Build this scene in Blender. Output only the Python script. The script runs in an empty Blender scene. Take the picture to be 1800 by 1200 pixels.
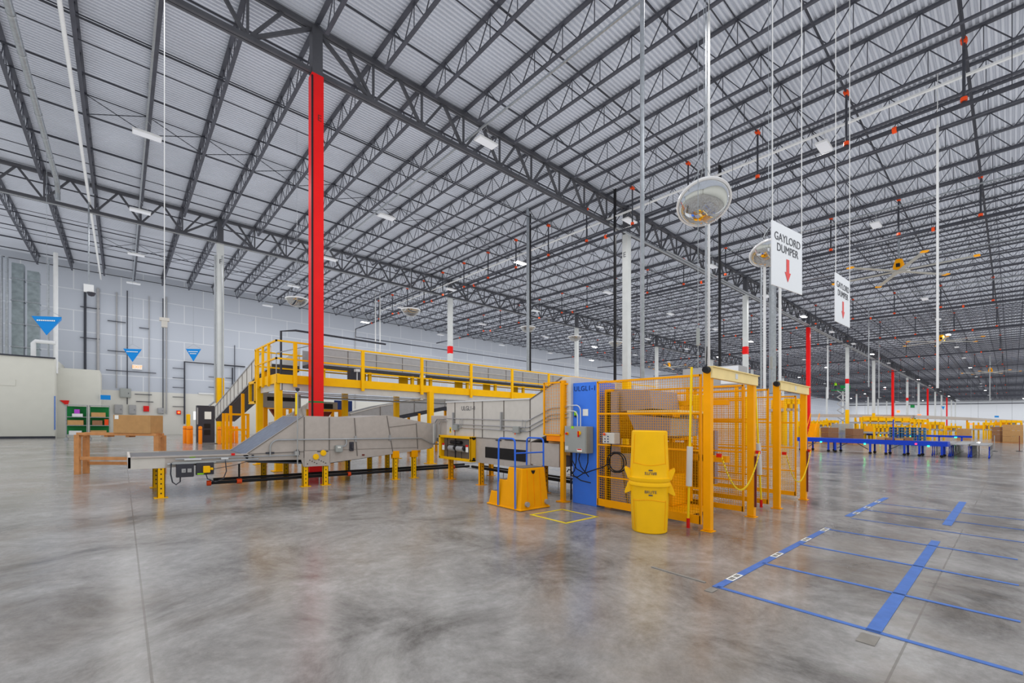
import bpy, bmesh, math, random
from mathutils import Vector, Matrix
random.seed(7)
sc = bpy.context.scene
COL = sc.collection
# ------------------------------------------------------------------ camera, world, exposure
TH = math.atan(879/777.)
CT, ST = math.cos(TH), math.sin(TH)
EYE = 1.7
def G(x, y):
    # the slab falls gently (about one in sixty) towards the far right of the hall, and the roof runs parallel to it
    return -0.01724*(x*ST - y*CT)
cd = bpy.data.cameras.new('camera'); cam = bpy.data.objects.new('camera', cd); COL.objects.link(cam)
cam.location = (0, 0, EYE); cam.rotation_euler = (math.pi/2, 0, TH - math.pi/2)
cd.sensor_width = 36; cd.lens = 777/1800*36; cd.shift_y = (741.8-600)/1800; cd.clip_end = 600; cd.clip_start = .05
sc.camera = cam
w = bpy.data.worlds.new('world'); sc.world = w; w.use_nodes = True
bg = w.node_tree.nodes['Background']; bg.inputs[0].default_value = (.80, .87, 1, 1); bg.inputs[1].default_value = 1.0
w.light_settings.distance = 6.0; w.light_settings.ao_factor = 1.0
sc.cycles.use_fast_gi = True; sc.cycles.fast_gi_method = 'ADD'
sc.cycles.ao_bounces = 1; sc.cycles.ao_bounces_render = 1
sc.cycles.max_bounces = 6; sc.cycles.diffuse_bounces = 2; sc.cycles.glossy_bounces = 3
sc.cycles.caustics_reflective = False; sc.cycles.caustics_refractive = False
sc.view_settings.view_transform = 'Standard'; sc.view_settings.look = 'None'
sc.view_settings.gamma = 1; sc.view_settings.use_curve_mapping = False
sc.view_settings.exposure = -0.55
LAMP = 45.0            # watts of each high bay lamp
# ------------------------------------------------------------------ pixel helpers (only used to read positions)
def hor(x): return 741.8 + .01724*(x-900)
def at_z(x, y, Z=0.):
    z = 777.*(EYE-Z)/(y-hor(x)); u = (x-900)/777.
    return z*(CT+u*ST), z*(ST-u*CT)
def at_y(x, y, Y):
    u = (x-900)/777.; z = Y/(ST-u*CT); return z*(CT+u*ST), EYE+(hor(x)-y)*z/777.
def at_x(x, y, X):
    u = (x-900)/777.; z = X/(CT+u*ST); return z*(ST-u*CT), EYE+(hor(x)-y)*z/777.
def at_d(x, y, z):
    u = (x-900)/777.; return z*(CT+u*ST), z*(ST-u*CT), EYE+(hor(x)-y)*z/777.
# ------------------------------------------------------------------ materials
def lin(c): c /= 255.; return c/12.92 if c <= .04045 else ((c+.055)/1.055)**2.4
def rgb(r, g, b): return (lin(r), lin(g), lin(b), 1)
M = {}
def mat(name, col, rough=.5, metal=0., noise=.06, scale=6., emit=0., spec=.5, alpha=1.):
    m = bpy.data.materials.new(name); m.use_nodes = True; nt = m.node_tree; b = nt.nodes['Principled BSDF']
    c = rgb(*col); b.inputs['Roughness'].default_value = rough; b.inputs['Metallic'].default_value = metal
    b.inputs['Specular IOR Level'].default_value = spec
    if noise > 0:
        tc = nt.nodes.new('ShaderNodeTexCoord'); n = nt.nodes.new('ShaderNodeTexNoise'); n.inputs['Scale'].default_value = scale
        n.inputs['Detail'].default_value = 3
        r = nt.nodes.new('ShaderNodeMapRange'); r.inputs[1].default_value = .3; r.inputs[2].default_value = .7
        r.inputs[3].default_value = 1-noise; r.inputs[4].default_value = 1+noise
        mx = nt.nodes.new('ShaderNodeVectorMath'); mx.operation = 'SCALE'; mx.inputs[0].default_value = c[:3]
        nt.links.new(tc.outputs['Object'], n.inputs['Vector']); nt.links.new(n.outputs[0], r.inputs[0])
        nt.links.new(r.outputs[0], mx.inputs[3]); nt.links.new(mx.outputs[0], b.inputs['Base Color'])
    else: b.inputs['Base Color'].default_value = c
    if emit:
        b.inputs['Emission Color'].default_value = c; b.inputs['Emission Strength'].default_value = emit
    if alpha < 1: b.inputs['Alpha'].default_value = alpha
    M[name] = m; return m
mat('steel_dark', (58, 60, 68), .55, 0, .12, 2); mat('steel_joist', (72, 74, 83), .55, 0, .15, 1.5)
mat('steel_girder', (76, 77, 83), .5, 0, .15, 1.5)
mat('white_paint', (210, 212, 214), .45, 0, .04, 3); mat('column_white', (196, 199, 199), .45, 0, .05, 2)
mat('red_paint', (222, 16, 16), .4, 0, .05, 2); mat('pale_red', (200, 62, 84), .45, 0, .04, 2)
mat('yellow', (244, 184, 0), .42, 0, .04, 4, spec=.3); mat('orange_yellow', (248, 166, 0), .42, 0, .04, 4, spec=.3); mat('wire_yellow', (230, 160, 0), .6, 0, 0, spec=.2)
mat('bin_yellow', (250, 192, 0), .5, 0, .03, 4); mat('bollard', (252, 140, 4), .4, 0, .03)
mat('beige_metal', (186, 178, 172), .42, .15, .05, 8); mat('pale_metal', (206, 202, 196), .4, .1, .04, 6)
mat('seam', (120, 114, 110), .5, .2, .0); mat('grey_metal', (164, 164, 166), .4, .1, .06, 5)
mat('galv', (186, 192, 198), .32, .75, .12, 9); mat('conduit', (196, 200, 204), .3, .7, .05, 9)
mat('hood_grey', (140, 140, 160), .5, 0, .04); mat('belt', (104, 106, 110), .5, 0, .06, 4); mat('belt_blue', (100, 110, 130), .4, .2, .2, 9)
mat('black', (24, 24, 28), .5, 0, .0); mat('charcoal', (58, 58, 66), .5, 0, .04)
mat('blue_paint', (62, 124, 236), .4, 0, .05, 2); mat('blue_rail', (44, 104, 220), .35, 0, .0)
mat('conv_blue', (14, 62, 196), .4, 0, .04); mat('sign_blue', (10, 128, 206), .5, 0, .0); mat('pallet_blue', (40, 98, 140), .5, 0, .1, 5)
mat('box_grey', (158, 162, 160), .45, .1, .02); mat('orange', (226, 74, 24), .45, 0, .0)
mat('safety_red', (214, 22, 20), .4, 0, .0); mat('cardboard', (184, 142, 94), .8, 0, .07, 7); mat('cardboard_dark', (142, 104, 78), .8, 0, .07, 7)
mat('wood', (196, 138, 88), .7, 0, .12, 7); mat('green', (14, 128, 62), .5, 0, .05); mat('lime', (150, 220, 30), .5, 0, .0)
mat('sign_white', (222, 226, 232), .5, 0, .0); mat('text_grey', (84, 86, 92), .6, 0, .0); mat('arrow_red', (222, 92, 92), .6, 0, .0)
mat('text_navy', (22, 44, 96), .6, 0, .0); mat('plastic_clear', (190, 196, 200), .2, 0, .1, 14, alpha=.55)
mat('chain_yellow', (250, 214, 20), .4, 0, .0); mat('paper', (235, 235, 230), .7, 0, .0); mat('purple', (170, 70, 190), .6, 0, .0)
mat('led_green', (20, 255, 130), .4, 0, 0, emit=14); mat('led_red', (255, 40, 60), .4, 0, 0, emit=9); mat('led_exit', (255, 140, 50), .4, 0, 0, emit=2)
mat('led_orange', (255, 110, 50), .4, 0, 0, emit=3)
mat('lamp_lens', (215, 218, 225), .3, 0, 0, emit=.08); mat('lamp_on', (255, 255, 255), .3, 0, 0, emit=28); mat('door_glow', (240, 242, 246), .3, 0, 0, emit=.7)
mat('skin', (200, 150, 120), .6, 0, 0); mat('hivis', (170, 235, 30), .6, 0, 0); mat('navy', (28, 34, 60), .7, 0, 0)
mat('fan_blade', (190, 190, 184), .35, .5, 0); mat('cream', (238, 214, 150), .4, 0, .05, 5)
mat('duct', (160, 172, 176), .35, .6, .18, 3); mat('office_wall', (196, 196, 188), .7, 0, .02, 2); mat('dark_red_pipe', (110, 40, 34), .5, 0, 0)
mat('mirror', (235, 238, 240), .03, 1.0, 0); mat('mirror_rim', (225, 226, 228), .3, .2, 0)
mat('tape_blue', (78, 116, 188), .55, 0, .1, 9); mat('tape_yellow', (240, 214, 40), .5, 0, .06, 9); mat('dust_tape', (136, 132, 126), .7, 0, .1, 9)
def node_mat(name):
    m = bpy.data.materials.new(name); m.use_nodes = True; M[name] = m
    return m, m.node_tree, m.node_tree.nodes['Principled BSDF']
def N(nt, t, **k):
    n = nt.nodes.new(t)
    for a, v in k.items(): setattr(n, a, v)
    return n
# polished concrete
m, nt, b = node_mat('concrete')
tc = N(nt, 'ShaderNodeTexCoord')
def noise(scale, detail=5, rough=.6, dist=0.):
    n = N(nt, 'ShaderNodeTexNoise'); n.inputs['Scale'].default_value = scale; n.inputs['Detail'].default_value = detail
    n.inputs['Roughness'].default_value = rough; n.inputs['Distortion'].default_value = dist
    nt.links.new(tc.outputs['Object'], n.inputs['Vector']); return n
n1 = noise(.75, 12, .74, .5); n2 = noise(9., 10, .8); n3 = noise(.3, 8, .65, .6)
r1 = N(nt, 'ShaderNodeValToRGB'); nt.links.new(n1.outputs[0], r1.inputs[0])
r1.color_ramp.elements[0].position = .34; r1.color_ramp.elements[0].color = rgb(98, 94, 90)
r1.color_ramp.elements[1].position = .64; r1.color_ramp.elements[1].color = rgb(163, 161, 159)
e = r1.color_ramp.elements.new(.47); e.color = rgb(136, 133, 130)
r2 = N(nt, 'ShaderNodeMapRange'); nt.links.new(n2.outputs[0], r2.inputs[0]); r2.inputs[1].default_value = .3; r2.inputs[2].default_value = .7; r2.inputs[3].default_value = .78; r2.inputs[4].default_value = 1.18
sc1 = N(nt, 'ShaderNodeVectorMath', operation='SCALE'); nt.links.new(r1.outputs[0], sc1.inputs[0]); nt.links.new(r2.outputs[0], sc1.inputs[3])
r3 = N(nt, 'ShaderNodeMapRange'); nt.links.new(n3.outputs[0], r3.inputs[0]); r3.inputs[1].default_value = .52; r3.inputs[2].default_value = .68; r3.inputs[3].default_value = 0; r3.inputs[4].default_value = .5
mx = N(nt, 'ShaderNodeMix', data_type='RGBA'); nt.links.new(r3.outputs[0], mx.inputs[0]); nt.links.new(sc1.outputs[0], mx.inputs[6]); mx.inputs[7].default_value = rgb(122, 108, 92)
# saw cut joints every bay
gp = N(nt, 'ShaderNodeNewGeometry'); sx = N(nt, 'ShaderNodeSeparateXYZ'); nt.links.new(gp.outputs['Position'], sx.inputs[0])
def joint(out, off, per):
    a = N(nt, 'ShaderNodeMath', operation='ADD'); a.inputs[1].default_value = -off + per*40; nt.links.new(out, a.inputs[0])
    f = N(nt, 'ShaderNodeMath', operation='MODULO'); f.inputs[1].default_value = per; nt.links.new(a.outputs[0], f.inputs[0])
    l = N(nt, 'ShaderNodeMath', operation='LESS_THAN'); l.inputs[1].default_value = .016; nt.links.new(f.outputs[0], l.inputs[0]); return l
j1 = joint(sx.outputs[0], .14, 35.); j2 = joint(sx.outputs[1], .55, 18.6)
mj = N(nt, 'ShaderNodeMath', operation='MAXIMUM'); nt.links.new(j1.outputs[0], mj.inputs[0]); nt.links.new(j2.outputs[0], mj.inputs[1])
mj2 = N(nt, 'ShaderNodeMath', operation='MULTIPLY'); mj2.inputs[1].default_value = .6; nt.links.new(mj.outputs[0], mj2.inputs[0])
mx2 = N(nt, 'ShaderNodeMix', data_type='RGBA'); nt.links.new(mj2.outputs[0], mx2.inputs[0]); nt.links.new(mx.outputs[2], mx2.inputs[6]); mx2.inputs[7].default_value = rgb(96, 90, 82)
nt.links.new(mx2.outputs[2], b.inputs['Base Color'])
rr = N(nt, 'ShaderNodeMapRange'); nt.links.new(n1.outputs[0], rr.inputs[0]); rr.inputs[1].default_value = .3; rr.inputs[2].default_value = .7; rr.inputs[3].default_value = .12; rr.inputs[4].default_value = .27
nt.links.new(rr.outputs[0], b.inputs['Roughness']); b.inputs['Specular IOR Level'].default_value = .55
bp = N(nt, 'ShaderNodeBump'); bp.inputs['Strength'].default_value = .04; bp.inputs['Distance'].default_value = .02; nt.links.new(n2.outputs[0], bp.inputs['Height']); nt.links.new(bp.outputs[0], b.inputs['Normal'])
# panel joint walls
def wall_mat(name, top, low, split, line, sw, sh, vertical):
    m, nt, b = node_mat(name); tc = N(nt, 'ShaderNodeNewGeometry'); sx = N(nt, 'ShaderNodeSeparateXYZ'); nt.links.new(tc.outputs['Position'], sx.inputs[0])
    dp = N(nt, 'ShaderNodeVectorMath', operation='DOT_PRODUCT'); dp.inputs[1].default_value = (.01724*ST, -.01724*CT, 1); nt.links.new(tc.outputs['Position'], dp.inputs[0])
    cb = N(nt, 'ShaderNodeCombineXYZ'); nt.links.new(sx.outputs[1 if vertical else 0], cb.inputs[0]); nt.links.new(dp.outputs['Value'], cb.inputs[1])
    br = N(nt, 'ShaderNodeTexBrick'); nt.links.new(cb.outputs[0], br.inputs[0]); br.inputs['Scale'].default_value = 1
    br.inputs['Brick Width'].default_value = sw; br.inputs['Row Height'].default_value = sh; br.inputs['Mortar Size'].default_value = .035; br.offset = 0. if vertical else .5
    br.inputs['Color1'].default_value = rgb(*top); br.inputs['Color2'].default_value = rgb(*[c-3 for c in top]); br.inputs['Mortar'].default_value = rgb(*line)
    lt = N(nt, 'ShaderNodeMath', operation='LESS_THAN'); lt.inputs[1].default_value = split; nt.links.new(dp.outputs['Value'], lt.inputs[0])
    mx = N(nt, 'ShaderNodeMix', data_type='RGBA'); nt.links.new(lt.outputs[0], mx.inputs[0]); nt.links.new(br.outputs[0], mx.inputs[6]); mx.inputs[7].default_value = rgb(*low)
    nt.links.new(mx.outputs[2], b.inputs['Base Color']); b.inputs['Roughness'].default_value = .7
wall_mat('wall_panels', (180, 186, 197), (205, 204, 198), 3.9, (202, 206, 212), 3.0, 1.75, False)
wall_mat('wall_far', (214, 218, 224), (222, 222, 220), 3.2, (120, 124, 130), 9.0, 14.0, True)
# ------------------------------------------------------------------ mesh builder
class MB:
    def __init__(s): s.v = []; s.f = []; s.mi = []; s.cur = 0
    def m(s, i): s.cur = i; return s
    def add(s, vs, fs):
        o = len(s.v); s.v += [Vector(p) for p in vs]
        for f in fs: s.f.append([o+i for i in f]); s.mi.append(s.cur)
        return s
    def box(s, x0, x1, y0, y1, z0, z1):
        v = [(x, y, z) for z in (z0, z1) for y in (y0, y1) for x in (x0, x1)]
        return s.add(v, [(0, 2, 3, 1), (4, 5, 7, 6), (0, 1, 5, 4), (2, 6, 7, 3), (0, 4, 6, 2), (1, 3, 7, 5)])
    def bar(s, p, q, w, h=None, up=(0, 0, 1)):
        h = w if h is None else h; p = Vector(p); q = Vector(q); d = (q-p).normalized(); up = Vector(up)
        if abs(d.dot(up)) > .98: up = Vector((0, 1, 0))
        a = d.cross(up).normalized()*w/2; c = a.cross(d).normalized()*h/2
        v = [p-a-c, p+a-c, p+a+c, p-a+c, q-a-c, q+a-c, q+a+c, q-a+c]
        return s.add(v, [(0, 1, 2, 3), (7, 6, 5, 4), (0, 4, 5, 1), (1, 5, 6, 2), (2, 6, 7, 3), (3, 7, 4, 0)])
    def tube(s, pts, r, n=8, cap=True):
        pts = [Vector(p) for p in pts]; rings = []; ref = None
        for i, p in enumerate(pts):
            d = (pts[min(i+1, len(pts)-1)]-pts[max(i-1, 0)]).normalized()
            if ref is None: ref = Vector((0, 0, 1)) if abs(d.z) < .9 else Vector((1, 0, 0))
            a = d.cross(ref)
            if a.length < 1e-4: a = d.orthogonal()
            a.normalize(); b = a.cross(d).normalized(); ref = b
            rr = r[i] if isinstance(r, (list, tuple)) else r
            rings.append([p + (a*math.cos(2*math.pi*k/n) + b*math.sin(2*math.pi*k/n))*rr for k in range(n)])
        vs = [v for ring in rings for v in ring]; fs = []
        for i in range(len(pts)-1):
            for k in range(n): fs.append((i*n+k, (i+1)*n+k, (i+1)*n+(k+1) % n, i*n+(k+1) % n))
        if cap: fs.append(tuple(range(n))); fs.append(tuple((len(pts)-1)*n+k for k in reversed(range(n))))
        return s.add(vs, fs)
    def prism(s, poly, vec):
        vec = Vector(vec); poly = [Vector(p) for p in poly]; n = len(poly)
        return s.add(poly+[p+vec for p in poly], [tuple(range(n)), tuple(reversed(range(n, 2*n)))]+[(i, n+i, n+(i+1) % n, (i+1) % n) for i in range(n)])
    def lathe(s, c, prof, n=28, axis=None):
        c = Vector(c); vs = []; fs = []
        R = Matrix.Identity(3) if axis is None else Vector((0, 0, 1)).rotation_difference(Vector(axis)).to_matrix()
        for r, z in prof:
            for k in range(n): vs.append(c + R @ Vector((r*math.cos(2*math.pi*k/n), r*math.sin(2*math.pi*k/n), z)))
        for i in range(len(prof)-1):
            for k in range(n): fs.append((i*n+k, i*n+(k+1) % n, (i+1)*n+(k+1) % n, (i+1)*n+k))
        return s.add(vs, fs)
    def sheet(s, rows, th, vec):
        return s
    def build(s, name, mats, root=None, smooth=False, slope=True, bevel=0):
        mats = mats if isinstance(mats, (list, tuple)) else [mats]
        if slope: vs = [Vector((v.x, v.y, v.z+G(v.x, v.y))) for v in s.v]
        else: vs = [v.copy() for v in s.v]
        base = None
        if root is None or root == 'self':
            cx = sum(v.x for v in vs)/len(vs); cy = sum(v.y for v in vs)/len(vs); cz = min(v.z for v in vs); loc = Vector((cx, cy, cz))
        else: loc = Vector((0, 0, 0)); base = worldloc(root)
        off = loc if base is None else base
        me = bpy.data.meshes.new(name); me.from_pydata([tuple(v-off) for v in vs], [], s.f)
        for k in mats: me.materials.append(M[k])
        me.polygons.foreach_set('material_index', s.mi)
        if smooth: me.polygons.foreach_set('use_smooth', [True]*len(me.polygons))
        me.validate(); me.update()
        bm = bmesh.new(); bm.from_mesh(me); bmesh.ops.recalc_face_normals(bm, faces=bm.faces); bm.to_mesh(me); bm.free()
        o = bpy.data.objects.new(name, me); COL.objects.link(o)
        if base is None: o.location = loc
        else: o.parent = root
        if smooth: me.set_sharp_from_angle(angle=math.radians(40))
        if bevel:
            bv = o.modifiers.new('bevel', 'BEVEL'); bv.width = bevel; bv.segments = 2; bv.limit_method = 'ANGLE'
        return o
def worldloc(o):
    p = Vector((0, 0, 0))
    while o is not None: p += o.location; o = o.parent
    return p
def tag(o, label, cat=None, group=None, kind=None):
    if label: o['label'] = label
    if cat: o['category'] = cat
    if group: o['group'] = group
    if kind: o['kind'] = kind
    return o
def thing(name, label, cat, x, y, z=0., group=None):
    o = bpy.data.objects.new(name, None); COL.objects.link(o); o.location = (x, y, z+G(x, y)); o.empty_display_size = .2
    return tag(o, label, cat, group)
def struct(name, mb, mats, label=None, **k):
    o = mb.build(name, mats, **k); o['kind'] = 'structure'
    if label: o['label'] = label; o['category'] = name.split('_')[0]
    return o
def dup(root, dx, dy, dz=0., label=None, group=None, rotz=None):
    def cp(o, par):
        c = o.copy(); COL.objects.link(c); c.parent = par
        for ch in [h for h in COL.objects if h.parent is o]: cp(ch, c)
        return c
    r = cp(root, None); r.location = root.location + Vector((dx, dy, dz + G(root.location.x+dx, root.location.y+dy) - G(root.location.x, root.location.y)))
    if label: r['label'] = label
    if group: r['group'] = group
    if rotz is not None: r.rotation_euler.z = rotz
    return r
def text(s, p, right, size, matn, name, root, up=(0, 0, 1), bend=None, space=1., align='CENTER'):
    cu = bpy.data.curves.new('t', 'FONT'); cu.body = s; cu.size = size; cu.align_x = align; cu.align_y = 'CENTER'; cu.extrude = .002; cu.space_character = space
    o = bpy.data.objects.new('t', cu); COL.objects.link(o); bpy.context.view_layer.update()
    me = bpy.data.meshes.new_from_object(o.evaluated_get(bpy.context.evaluated_depsgraph_get())); bpy.data.objects.remove(o)
    right = Vector(right).normalized(); up = Vector(up).normalized(); nor = right.cross(up)
    p = Vector(p); base = worldloc(root)
    for v in me.vertices:
        c = v.co.copy()
        if bend:
            cen, R = bend; a0 = math.atan2(p.y-cen[1], p.x-cen[0]); sgn = 1 if Vector((-math.sin(a0), math.cos(a0), 0)).dot(right) > 0 else -1
            a = a0 + sgn*c.x/R; q = Vector((cen[0]+(R+c.z)*math.cos(a), cen[1]+(R+c.z)*math.sin(a), p.z+up.z*c.y))
        else: q = p + right*c.x + up*c.y + nor*c.z
        q.z += G(q.x, q.y); v.co = q - base
    me.materials.clear(); me.materials.append(M[matn]); o = bpy.data.objects.new(name, me); COL.objects.link(o); o.parent = root; return o
def arc(c, r, a0, a1, n, ax, ay):
    c = Vector(c); ax = Vector(ax); ay = Vector(ay)
    return [c + ax*r*math.cos(a0+(a1-a0)*i/n) + ay*r*math.sin(a0+(a1-a0)*i/n) for i in range(n+1)]
# ------------------------------------------------------------------ setting
Y1, Y2, Y3, Y0 = 15., 33.6, 52.2, -3.6
BAY = 17.5; CX = 4.75; NB = 15; XE = CX+BAY*14+8; P = BAY/9
XS = -15.
fl = MB(); 
for i in range(14):
    xa = -14+i*20.; fl.box(xa, xa+20, -14, 53, -.2, 0)
fo = MB().box(-30, 268, -16, 53, -.2, 0)
o = struct('floor', fo, 'concrete')
# deck
d = MB(); pitch = .1525; y = -16.; k = 0
prof = []
while y < 52.4:
    prof += [(y, 14.52), (y+.055, 14.52), (y+.08, 14.575), (y+.128, 14.575)]; y += pitch
vs = [(XS-15, a, b) for a, b in prof] + [(XE+2, a, b) for a, b in prof]; n = len(prof)
d.add(vs, [(i, n+i, n+i+1, i+1) for i in range(n-1)])
mat('deck', (194, 199, 210), .5, 0, .05, .6)
mat('wall_top', (168, 172, 182), .7, 0, .02, 1)
struct('ceiling', d, 'deck')
struct('wall_back', MB().box(-30, XE, Y3, Y3+.3, 0, 14.6), 'wall_panels')
struct('wall_front', MB().box(-30, XE, -16.3, -16, 0, 14.6), 'office_wall')
struct('wall_left', MB().box(-30.3, -30, -16.3, 52.5, 0, 14.6), 'office_wall')
struct('wall_right', MB().box(XE, XE+.3, -16, Y3, 0, 14.6), 'wall_far')
struct('trim_1', MB().box(XE-.3, XE, -16, Y3, 12.2, 12.45).box(XE-.15, XE, -16, Y3, 13.2, 13.3), 'steel_dark')
# office block at the left of the back wall
struct('wall_office', MB().box(-20, -3.55, 45, 52.2, 0, 5.7), 'office_wall')
struct('wall_alcove', MB().box(-3.55, -1.25, 46.6, 52.2, 0, 5.15), 'office_wall')
struct('trim_2', MB().box(-20, -3.5, 44.9, 45, 0, .15).box(-20, -3.5, 44.9, 45, 5.62, 5.72), 'steel_dark')
# ------------------------------------------------------------------ roof steel
def joist_mesh():
    m = MB(); L = Y2-Y1; zt = 14.46; zb = 13.58; e = 1.0
    m.bar((0, 0, zt), (0, L, zt), .13, .07); m.bar((0, e, zb), (0, L-e, zb), .11, .06)
    n = 26; ys = [e+(L-2*e)*i/n for i in range(n+1)]
    m.bar((0, e, zb), (0, .12, zt), .035); m.bar((0, L-e, zb), (0, L-.12, zt), .035)
    for i in range(n):
        a, b = (zb, zt) if i % 2 == 0 else (zt, zb)
        m.bar((0, ys[i], a), (0, ys[i+1], b), .028)
        if i % 2 == 1: m.bar((0, ys[i], zt), (0, ys[i], zb), .022)
    return m
mm = joist_mesh()
me = bpy.data.meshes.new('open_web_joist'); me.from_pydata([(v.x, v.y, v.z-13.5+.01724*CT*v.y) for v in mm.v], [], mm.f); me.materials.append(M['steel_joist'])
xs_j = [CX+P*i for i in range(-9, int((XE-CX)/P)+1)]
spots = []
for yi, ys in enumerate((Y0, Y1, Y2)):
    for x in xs_j:
        yc = ys+9.3; z = x*CT+yc*ST
        if x < -5.5: continue
        if z < 4: continue
        spots.append((math.hypot(x-8, yc-10), x, ys, yi))
spots.sort()
rown = ['first joist row nearest the yellow cage', 'second joist row between the two girder lines', 'third joist row ending at the back wall']
for dist, x, ys, yi in spots[:300]:
    j = bpy.data.objects.new('open_web_joist', me); COL.objects.link(j); j.location = (x, ys, 13.5+G(x, ys))
    tag(j, 'dark grey open web steel roof joist, ' + rown[yi], 'roof joist', 'roof joists, ' + rown[yi])
r = MB()
for dist, x, ys, yi in spots[300:]:
    r.add([(v.x+x, v.y+ys, v.z) for v in mm.v], mm.f)
tag(r.build('distant_open_web_joist', 'steel_joist'), 'mass of dark roof joists vanishing at the far end of the hall', 'roof joists', kind='stuff')
def girder(x0, y, L):
    m = MB(); zt, zb = 14.34, 12.92
    m.bar((x0, y-.06, zt), (x0+L, y-.06, zt), .09, .16); m.bar((x0, y+.06, zt), (x0+L, y+.06, zt), .09, .16)
    m.bar((x0+.1, y-.06, zb), (x0+L-.1, y-.06, zb), .09, .14); m.bar((x0+.1, y+.06, zb), (x0+L-.1, y+.06, zb), .09, .14)
    n = round(L/P)
    for i in range(n+1):
        a = x0+i*P
        if 0 < i < n: m.bar((a, y, zb), (a, y, zt), .07)
        if i < n:
            mid = a+P*.5
            if i > 0: m.bar((a, y, zb), (mid, y, zt), .09)
            m.bar((a+P, y, zb), (mid, y, zt), .10) if i < n-1 else m.bar((a, y, zb), (a+P*.95, y, zt), .1)
        if i == 0: m.bar((a+.15, y, zt-.1), (a+P, y, zb), .11)
    return m
bays = ['leftmost one'] + ['%s one counted from the red column' % n for n in 'first second third fourth fifth sixth seventh eighth ninth tenth eleventh twelfth thirteenth fourteenth'.split()]
for ry, rn in ((Y1, 'front girder line'), (Y2, 'rear girder line')):
    for k in range(-1, 14):
        o = girder(CX+k*BAY, ry, BAY).build('joist_girder', 'steel_girder')
        tag(o, 'grey steel truss girder, %s, %s' % (rn, bays[k+1]), 'roof girder', 'roof girders, '+rn)
# columns
for row, (ry, rn) in enumerate(((Y1, 'front column line'), (Y2, 'rear column line'))):
    for k in range(0, 15):
        x = CX+k*BAY; red = row == 0 and k in (0, 3, 6, 9, 12)
        place = 'in the %s, %s' % (rn, 'the nearest one' if k == 0 else 'number %d away from the left end' % (k+1))
        if row == 0 and k == 0: lab = 'tall bright red square steel column standing behind the grey hopper conveyor'
        elif row == 0 and k == 1: lab = 'thick white steel column lettered E behind the blue cabinet panel'
        elif row == 1 and k == 0: lab = 'white column with yellow base and conduits beside the dark cabinet at left'
        else: lab = '%s square steel column %s' % ('red' if red else 'white yellow-based', place)
        t = thing('steel_column', lab, 'column', x, ry, 0, None)
        h = .18
        mb = MB().box(x-h, x+h, ry-h, ry+h, .02, 12.8)
        if red:
            mb = MB().m(0).box(x-h, x+.0, ry-h, ry+h, .02, 12.8)
            mb = MB(); v = [(x-h, ry-h), (x+h, ry-h), (x+h, ry+h), (x-h, ry+h)]
            mb.prism([(a, b_, .02) for a, b_ in v], (0, 0, 12.78))
            mb.build('shaft', 'red_paint', t)
            if k == 0:
                MB().box(x-h-.003, x+h+.003, ry-h-.003, ry+h+.003, 2.22, 2.27).build('green_band', 'green', t)
                MB().box(x-h-.014, x-h+.035, ry-h-.014, ry-h+.035, 1.0, 12.7).build('corner_seam', 'black', t)
                MB().box(x-.3, x+.3, ry-.3, ry+.3, 0, .9).build('base_guard', 'red_paint', t, bevel=.02)
                text('E', (x+.05, ry-h-.004, 11.4), (1, 0, 0), .28, 'dark_red_pipe', 'letter', t)
        else:
            MB().box(x-h, x+h, ry-h, ry+h, 4.2, 12.8).build('shaft', 'column_white', t)
            MB().box(x-h-.01, x+h+.01, ry-h-.01, ry+h+.01, .02, 4.2).build('yellow_base', 'yellow', t)
            if (row == 1 and k == 1) or (row == 0 and k in (2, 4, 7)): MB().box(x-h-.005, x+h+.005, ry-h-.005, ry+h+.005, 7.8, 8.45).build('red_band', 'red_paint', t)
            if row == 0 and k == 1:
                text('E', (x-h-.004, ry+.02, 11.6), (0, -1, 0), .42, 'text_grey', 'letter', t)
            if row == 1 and k == 0:
                MB().tube([(x-h-.1, ry-.05, 2.6), (x-h-.1, ry-.05, 12.0)], .06, 8).build('conduit', 'conduit', t); MB().tube([(x-h-.1, ry-.05, 2.7), (x-.6, ry-.0, 2.4)], .05, 8).tube([(x+.08, ry-h-.05, .5), (x+.08, ry-h-.05, 12.0)], .03, 6).build('conduit', 'conduit', t)
                text('F', (x+.0, ry-h-.004, 11.6), (1, 0, 0), .42, 'text_grey', 'letter', t)
        MB().box(x-h+.02, x+h-.02, ry-h+.02, ry+h-.02, 12.8, 14.3).build('column_head', 'steel_girder', t)
        MB().box(x-.28, x+.28, ry-.28, ry+.28, 0, .03).build('base_plate', 'steel_dark', t)
# sprinkler branch lines, bridging
for i, yy in enumerate([1+3*q for q in range(18)]):
    if abs(yy-Y1) < .5: yy += .8
    m = MB().tube([(-9, yy, 13.92), (XE-1, yy, 13.92)], .034, 6)
    o = tag(m.build('sprinkler_branch_pipe', 'steel_dark'), 'thin dark sprinkler branch pipe running the length of the roof', 'sprinkler pipe', 'sprinkler branch pipes')
for i, yy in enumerate([Y0+4.6, Y0+9.3, Y0+14, Y1+4.6, Y1+9.3, Y1+14, Y2+4.6, Y2+9.3, Y2+14]):
    m = MB().bar((-9, yy, 14.4), (XE-1, yy, 14.4), .03).bar((-9, yy, 13.6), (XE-1, yy, 13.6), .03)
    tag(m.build('bridging_angle', 'steel_dark'), 'thin steel bridging lines tying the roof joists together', 'bridging', 'joist bridging')
# x bracing between joists in the back bay
for i, x in enumerate(xs_j[6:24]):
    for yq in (42.9, 24.3):
        m = MB().bar((x, yq, 13.6), (x+P, yq, 14.4), .025).bar((x, yq, 14.4), (x+P, yq, 13.6), .025)
        tag(m.build('cross_brace', 'steel_dark'), 'thin crossed steel rods between two roof joists', 'brace', 'crossed joist braces')
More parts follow.
